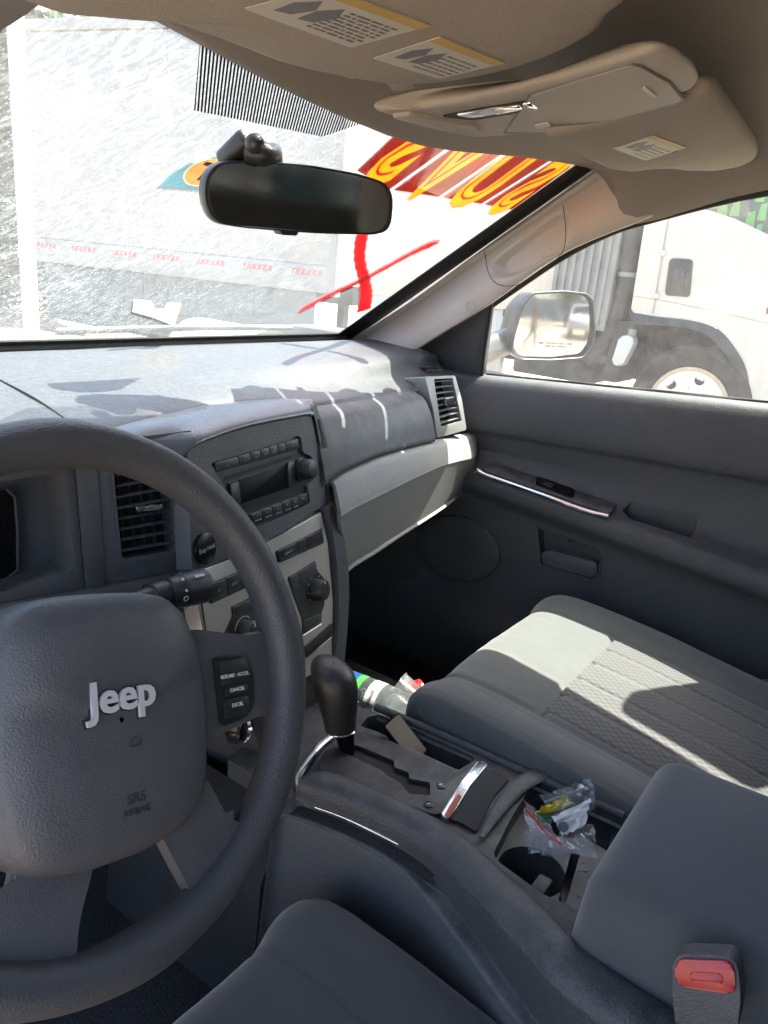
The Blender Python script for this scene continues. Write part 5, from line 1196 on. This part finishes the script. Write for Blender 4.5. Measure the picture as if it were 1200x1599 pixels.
cl = [crs([p + V((a, 0, b)) for p in rp[1:6]], 6) for a, b in ((-.0195, -.0195), (-.026, -.0200), (-.0335, -.0208))]
finish('carpet_ledge', gridbm(cl), 'carpet', con)
tube('chrome_trim', crs([p + V((-.0172, 0, -.0165)) for p in rp[2:5]], 5), .0022, 'worn_chrome', con, n=8)
rows = [[(-.100, y, .70), (-.150, y, .66), (-.156, y, .60), (-.165, y, .46)] for y in (.30, .15, .035)]
patch('front_wall', rows, 'carpet', con, 3, 3, thick=.004, away=(-1, 0, 0))
tube('panel_joint', crs([rp[5] + V((a*1.05, .0, b)) for a, b in ((.0145, .0035), (.003, .0095), (-.0125, .0048), (-.0155, -.001), (-.0195, -.022))], 4), .0008, 'void_black', con, n=5)
patch('side_wall', [[(.100+.02*k, y, .722), (.118+.016*k, y, .70), (.125+.02*k, y, .60), (.14+.02*k, y, .46)] for k, y in ((-.5, .19), (0, .08), (.4, -.05), (.8, -.2), (1, -.4), (1, -.75))], 'console_grey', con, 3, 3, thick=.004, away=(1, 0, 0))
bmA = boxbm((.012, -.535, .776), (.240, .50, .112), bev=.026, seg=5)
for v_ in bmA.verts:
    k = (v_.co.z-.71)/.125; v_.co.x = .136+(v_.co.x-.136)*(1.0+.03*(1-k)); v_.co.y += .008*(1-k)
    if v_.co.y < -.5: v_.co.z += .02*(-.5-v_.co.y)/.3
arm = finish('armrest', bmA, 'arm_cloth', con, ang=60)
box('armrest_base', (.006, -.56, .605), (.27, .46, .25), 'console_grey', con, bev=.02, seg=3)
# gear lever
gl_ = lambda x, y, d: PX(x, y, d)
lv = tube('gear_lever', crs([V((.006, .048, .727)), V((.004, .052, .745)), V((.001, .058, .772))], 4), [.0095, .0100, .0108, .0115, .0122, .0130, .0138, .0145, .0150], 'gloss_black', con, n=20, flat=.8)
kr = []
for (y, z, rx, ry) in ((.0575, .757, .0150, .0130), (.058, .760, .0190, .0175), (.062, .778, .0215, .0215), (.067, .798, .0240, .0265), (.072, .816, .0255, .0305), (.075, .828, .0245, .0305), (.076, .837, .020, .026), (.076, .842, .011, .015), (.076, .843, .001, .001)):
    kr.append([V((.0 + rx*cos(2*pi*k/30), y + ry*sin(2*pi*k/30) - .006*(z-.8)/.06*cos(2*pi*k/30)*0, z + .22*ry*sin(2*pi*k/30)*min(1, max(0, (z-.775)/.03)))) for k in range(30)])
kb_ = finish('knob', gridbm([ [c for c in r] for r in [ [q[i] for i in range(30)] for q in [crs([kr[j][i] for j in range(len(kr))], 4) for i in range(0)] ] ] if False else [[crs([kr[j][i] for j in range(len(kr))], 4)[s] for i in range(30)] for s in range(4*(len(kr)-1)+1)], cu=True), 'black_plastic', lv, ang=80)
lathe('knob_ring', Frame((.0, .0577, .7595), (1, 0, 0), (0, 1, -.12)), [(.0188, -.001), (.0198, 0), (.0188, .001)], 'chrome', lv, n=28)
# crumbs in the tray
rnd = random.Random(5)
for k in range(16):
    q = K([(rnd.uniform(905, 955), rnd.uniform(1340, 1425))], -.02)[0]; s_ = rnd.uniform(.0008, .002)
    tag(box('crumb', CF.to(q[0], q[1], -.0215), (s_*2, s_*1.4, s_), 'sand_debris', None, rot=Matrix.Rotation(rnd.random()*3, 3, 'Z'), bev=s_*.25), 'small dirt crumb lying in the console tray before the armrest', 'crumb', 'crumbs in the console tray')

# belt buckle
bk = thing('seat_belt_buckle', 'seat belt buckle with red release button beside the driver seat', 'buckle', PX(1102, 1560, -.15))
BF = Frame(PX(1102, 1524, -.150), PX(1150, 1510, -.150)-PX(1055, 1516, -.158), (.35, .35, .86))
bo = BF.pts([(1051, 1498), (1064, 1491), (1138, 1494), (1152, 1506), (1157, 1560), (1150, 1620), (1056, 1610), (1050, 1550)])[::-1]
bdy = prism('buckle_body', BF, rpoly(bo, .006), -.028, -.001, 'console_grey', bk, bev=.004)
prism('release_button', BF, rpoly(BF.pts([(1056, 1504), (1066, 1497), (1136, 1500), (1147, 1510), (1150, 1543), (1142, 1551), (1066, 1540), (1056, 1530)])[::-1], .004), -.004, .0022, 'red_plastic', bk, bev=.003, seg=3)
prism('button_dish', BF, rpoly(BF.pts([(1078, 1516), (1130, 1519), (1132, 1536), (1080, 1531)])[::-1], .003), .0018, .003, 'red_plastic', bk, bev=.001)
tube('stalk', [BF.to(0, -.06, -.014), BF.to(0, -.14, -.02)], .011, 'black_plastic', bk, n=12)

# ================================================================== loose things
# card or phone back standing in the console tray
q0, q1, q2 = PZ(598, 1134, .745), PZ(621, 1113, .752), PZ(664, 1172, .715)
PH = Frame(q0, q1-q0, q2-q1)
pw, ph_ = (q1-q0).length, (q2-q1).length
fl = 1 if (CAM-q0).dot(PH.n) > 0 else -1
ph = thing('phone', 'tan-backed phone in a black case leaning in the console tray', 'phone', q0)
prism('case', PH, rrect(0, 0, pw*1.05, ph_*1.05, .004), -.008*fl, 0, 'gloss_black', ph, bev=.0)
prism('back', PH, rrect(.002, .002, pw*1.05-.002, ph_*1.05-.002, .003), 0, .0012*fl, 'tan_card', ph)
# zip bag with bits in the cup holder
bag = thing('zip_bag', 'clear zip bag with yellow wrapper and paper in the cup holder', 'bag', CF.to(c2[0], c2[1], -.05))
def sheet(name, corners, mat, parent, n=9, amp=.004, seed=1, th=0):
    rnd = random.Random(seed); rows = []
    P = [PZ(x, y, z) for x, y, z in corners]
    for i in range(n):
        v = i/(n-1); a = P[0].lerp(P[3], v); b = P[1].lerp(P[2], v)
        rows.append([a.lerp(b, j/(n-1)) + V((rnd.uniform(-1, 1), rnd.uniform(-1, 1), rnd.uniform(-1, 1)))*amp for j in range(n)])
    return patch(name, rows, mat, parent, 3, 3, ang=35)
sheet('back_sheet', [(846, 1243, .775), (925, 1214, .795), (934, 1258, .775), (868, 1285, .752)], 'bag_plastic', bag, amp=.0028, seed=1)
sheet('front_sheet', [(819, 1246, .785), (884, 1322, .772), (934, 1340, .752), (830, 1330, .732)], 'bag_plastic', bag, amp=.0030, seed=2)
sheet('side_sheet', [(880, 1268, .765), (925, 1290, .762), (934, 1340, .752), (868, 1322, .745)], 'bag_plastic', bag, amp=.0035, seed=3)
sheet('bottom_sheet', [(822, 1290, .755), (862, 1300, .752), (862, 1338, .728), (826, 1330, .728)], 'bag_plastic', bag, amp=.0030, seed=9)
tube('zip_line', crs([PZ(x, y, z) for x, y, z in ((821, 1262, .781), (836, 1280, .778), (855, 1302, .776), (878, 1319, .773))], 4), .0011, 'red_plastic', bag, n=6)
tube('zip_line', crs([PZ(x, y, z) for x, y, z in ((850, 1253, .777), (885, 1240, .785), (926, 1225, .792))], 4), .0011, 'bag_plastic', bag, n=6)
sheet('yellow_wrapper', [(834, 1268, .768), (886, 1243, .775), (894, 1258, .768), (842, 1275, .758)], 'yellow_wrap', bag, amp=.0018, seed=4)
sheet('green_wrapper', [(838, 1272, .764), (860, 1270, .764), (862, 1288, .757), (846, 1286, .757)], 'green_wrap', bag, amp=.0012, seed=5)
sheet('paper_slip', [(862, 1276, .771), (924, 1247, .780), (912, 1292, .762), (878, 1305, .758)], 'white_paper', bag, amp=.0012, seed=6)
cq = PZ(880, 1291, .768); lathe('coin', Frame(cq, cR, cU), [(.0055, 0), (.0055, .0012), (0, .0012)], 'label_ink', bag, n=18)
# bottle and cup on the passenger floor
box('tunnel_carpet', (.30, .26, .505), (.36, .34, .05), 'carpet', body, bev=.01)
zb_ = .568
e0, e1 = PZ(552, 1083, zb_), PZ(652, 1123, zb_); e1.z = e0.z = zb_
ax = (e1-e0).normalized(); BO = Frame(e0, ax.cross(V((0, 0, 1))), V((0, 0, 1)))
if BO.n.dot(ax) < 0: BO = Frame(e0, -ax.cross(V((0, 0, 1))), V((0, 0, 1)))
Lb = (e1-e0).length
bot = thing('water_bottle', 'clear drink bottle with blue and green label lying on the passenger floor', 'bottle', e0)
lathe('bottle_body', BO, [(.0, -.03), (.030, -.03), (.036, -.02), (.037, .0), (.037, Lb*.6), (.034, Lb*.75), (.016, Lb*1.0), (.014, Lb*1.1)], 'clear_plastic', bot, n=36, ang=60)
lathe('blue_band', BO, [(.0374, -.016), (.0376, .010)], 'label_blue', bot, n=36)
lathe('green_band', BO, [(.0376, .010), (.0376, .022)], 'label_green', bot, n=36)
lathe('white_label', BO, [(.0374, .038), (.0374, .060)], 'white_paper', bot, n=36)
fc = CAM-e0; fc = (fc-ax*fc.dot(ax)).normalized()
bc = Cyl(e0, ax, fc, .0378)
textmesh('lettering', 'Nutrition Facts', bc, .050, .012, .010, 'label_ink', bot, w=.0006, rot=pi/2, ext=.0001, bold=.0002)
textmesh('lettering', 'Core', bc, .034, -.004, .011, 'label_ink', bot, w=.0006, rot=pi/2, ext=.0001, bold=.0003)
f0, f1 = PZ(618, 1082, .585), PZ(662, 1112, .565)
ax2 = (f0-f1).normalized(); CU = Frame(f1, ax2.orthogonal(), ax2.cross(ax2.orthogonal()))
if CU.n.dot(ax2) < 0: CU = Frame(f1, -ax2.orthogonal(), ax2.cross(ax2.orthogonal()))
cup = thing('plastic_cup', 'clear plastic cup with red base lying on the passenger floor', 'cup', f1)
Lc = (f0-f1).length
lathe('cup_wall', CU, [(.030, -.02), (.034, Lc*.5), (.038, Lc), (.040, Lc+.001), (.040, Lc+.003), (.037, Lc+.002), (.029, -.018)], 'clear_plastic', cup, n=36, ang=50)
lathe('cup_base', CU, [(0, -.024), (.030, -.024), (.031, -.012), (.0, -.012)], 'red_plastic', cup, n=30)
rc = PZ(652, 1078, .590)
cap = thing('bottle_cap', 'red screw cap with white top beside the plastic cup', 'bottle cap', rc)
cfr = Frame(rc, (.6, .5, .2), (-.3, .4, .8))
cb2 = lathe('cap_body', cfr, [(.018, -.012), (.0185, 0), (.0175, .010), (.015, .012), (0, .012)], 'red_plastic', cap, n=28)
lathe('cap_top', cfr, [(0, .0135), (.008, .0135), (.009, .012)], 'white_paper', cap, n=20)

# ================================================================== seen in the side mirror: person, parked car, blue sheet wall
mp = SMF.to(smc[0], smc[1], 0)
def refl(px, py):
    P = onp(px, py, mp, SMF.n); a, b = (P-SMF.O).dot(SMF.r)-smc[0], (P-SMF.O).dot(SMF.u)-smc[1]
    n_ = (SMF.n + SMF.r*(a/RAD) + SMF.u*(b/RAD)).normalized(); d = (P-CAM).normalized(); return P, d - n_*2*d.dot(n_)
def refl_ground(px, dist):
    P, r = refl(px, 515); h = V((r.x, r.y, 0)).normalized(); q = P + h*dist; return V((q.x, q.y, -.02)), h
pg, hdir = refl_ground(831, 8.5)
per = thing('person', 'person in dark clothes walking over the sand, seen in the side mirror', 'person', pg)
pf = Frame(pg, hdir.cross(V((0, 0, 1))) , V((0, 0, 1)))
J = {'pel': (0, .92), 'sp': (.01, 1.12), 'ch': (.02, 1.30), 'nk': (.02, 1.46), 'hd': (.03, 1.58), 'hd2': (.03, 1.68), 'lh': (.02, .88), 'lk': (.17, .50), 'la': (.22, .09), 'lt': (.36, .04), 'rh': (-.02, .88), 'rk': (-.03, .48), 'ra': (-.28, .14), 'rt': (-.18, .04), 'ls': (.02, 1.40), 'le': (-.12, 1.14), 'lw': (.02, .92), 'lf': (.05, .84), 'rs': (.02, 1.40), 're': (.16, 1.15), 'rw': (.28, .98), 'rf': (.32, .92)}
side_ = {'lh': .09, 'lk': .09, 'la': .09, 'lt': .09, 'rh': -.09, 'rk': -.09, 'ra': -.09, 'rt': -.09, 'ls': .19, 'le': .23, 'lw': .23, 'lf': .23, 'rs': -.19, 're': -.23, 'rw': -.21, 'rf': -.21}
rad = {'pel': .14, 'sp': .13, 'ch': .15, 'nk': .055, 'hd': .085, 'hd2': .07, 'lh': .095, 'lk': .065, 'la': .045, 'lt': .04, 'ls': .065, 'le': .045, 'lw': .033, 'lf': .035}
for k in list(rad):
    if k[0] == 'l': rad['r'+k[1:]] = rad[k]
E_ = [('pel', 'sp'), ('sp', 'ch'), ('ch', 'nk'), ('nk', 'hd'), ('hd', 'hd2'), ('pel', 'lh'), ('lh', 'lk'), ('lk', 'la'), ('la', 'lt'), ('pel', 'rh'), ('rh', 'rk'), ('rk', 'ra'), ('ra', 'rt'), ('ch', 'ls'), ('ls', 'le'), ('le', 'lw'), ('lw', 'lf'), ('ch', 'rs'), ('rs', 're'), ('re', 'rw'), ('rw', 'rf')]
names = list(J); me = bpy.data.meshes.new('body')
me.from_pydata([pf.to(J[k][0]*-1, J[k][1], side_.get(k, 0)) for k in names], [(names.index(a), names.index(b)) for a, b in E_], [])
ob = bpy.data.objects.new('body', me); COL.objects.link(ob)
md = ob.modifiers.new('s', 'SKIN'); sv = me.skin_vertices[0].data
for i, k in enumerate(names): sv[i].radius = (rad[k], rad[k]); sv[i].use_root = (k == 'pel')
ob.modifiers.new('d', 'SUBSURF').levels = 2; ob.modifiers['d'].render_levels = 2
bpy.context.view_layer.update(); bake(ob)
ob.data.polygons.foreach_set('use_smooth', [True]*len(ob.data.polygons))
for mname in ('cloth_dark', 'cloth_maroon', 'skin', 'hair'): ob.data.materials.append(MAT[mname])
for p_ in ob.data.polygons:
    h = (p_.center - pg).dot(V((0, 0, 1))); l = abs((p_.center-pg).dot(pf.n))
    p_.material_index = 3 if h > 1.64 else 2 if h > 1.47 or (h < 1.12 and l > .17 and h > .8) else 1 if h > .92 else 0
parent_to(ob, per)

cg, ch_ = refl_ground(905, 15.0)
pcar = thing('parked_car', 'white off-road car parked on the sand, seen in the side mirror', 'car', cg)
CFr = Frame(cg, V((.35, -.9, 0)), (0, 0, 1))
side_o = [(-2.1, .45), (-2.1, .85), (-1.95, 1.0), (-.95, 1.08), (-.55, 1.65), (1.5, 1.68), (1.95, 1.05), (2.05, .9), (2.05, .45)]
prism('body', CFr, rpoly(ccw2(side_o), .12), -.85, .85, 'truck_white', pcar, bev=.06)
for s_ in (.853, -.868): prism('side_window', CFr, rpoly(ccw2([(-.72, 1.12), (-.42, 1.55), (1.40, 1.58), (1.68, 1.12)]), .05), s_, s_+.015, 'glass_dark', pcar)
WS2 = Frame(CFr.to(-.76, 1.37, 0), CFr.n, CFr.to(-.55, 1.65)-CFr.to(-.95, 1.08))
prism('front_window', WS2, rrect(-.7, -.26, .7, .26, .05), -.012, .012, 'glass_dark', pcar)
for a in (-1.35, 1.3):
    for s_ in (.70, -.70): lathe('wheel', Frame(CFr.to(a, .36, s_), CFr.r, CFr.u), [(0, .16), (.18, .16), (.22, .13), (.34, .14), (.37, .1), (.37, -.1), (.34, -.14), (0, -.14)], 'rubber', pcar, n=24)
wallc = V((5, -34, 0))
wall = thing('sheet_wall', 'long blue-grey corrugated sheet wall closing the back of the lot', 'wall', wallc)
for k in range(24):
    x0 = -26+2.6*k
    finish('sheet', gridbm([[V((x0+2.56*j/16, -34 + .05*sin(j*pi/2), z)) for j in range(17)] for z in (-.1, 2.9)]), 'blue_wall', wall, ang=80)
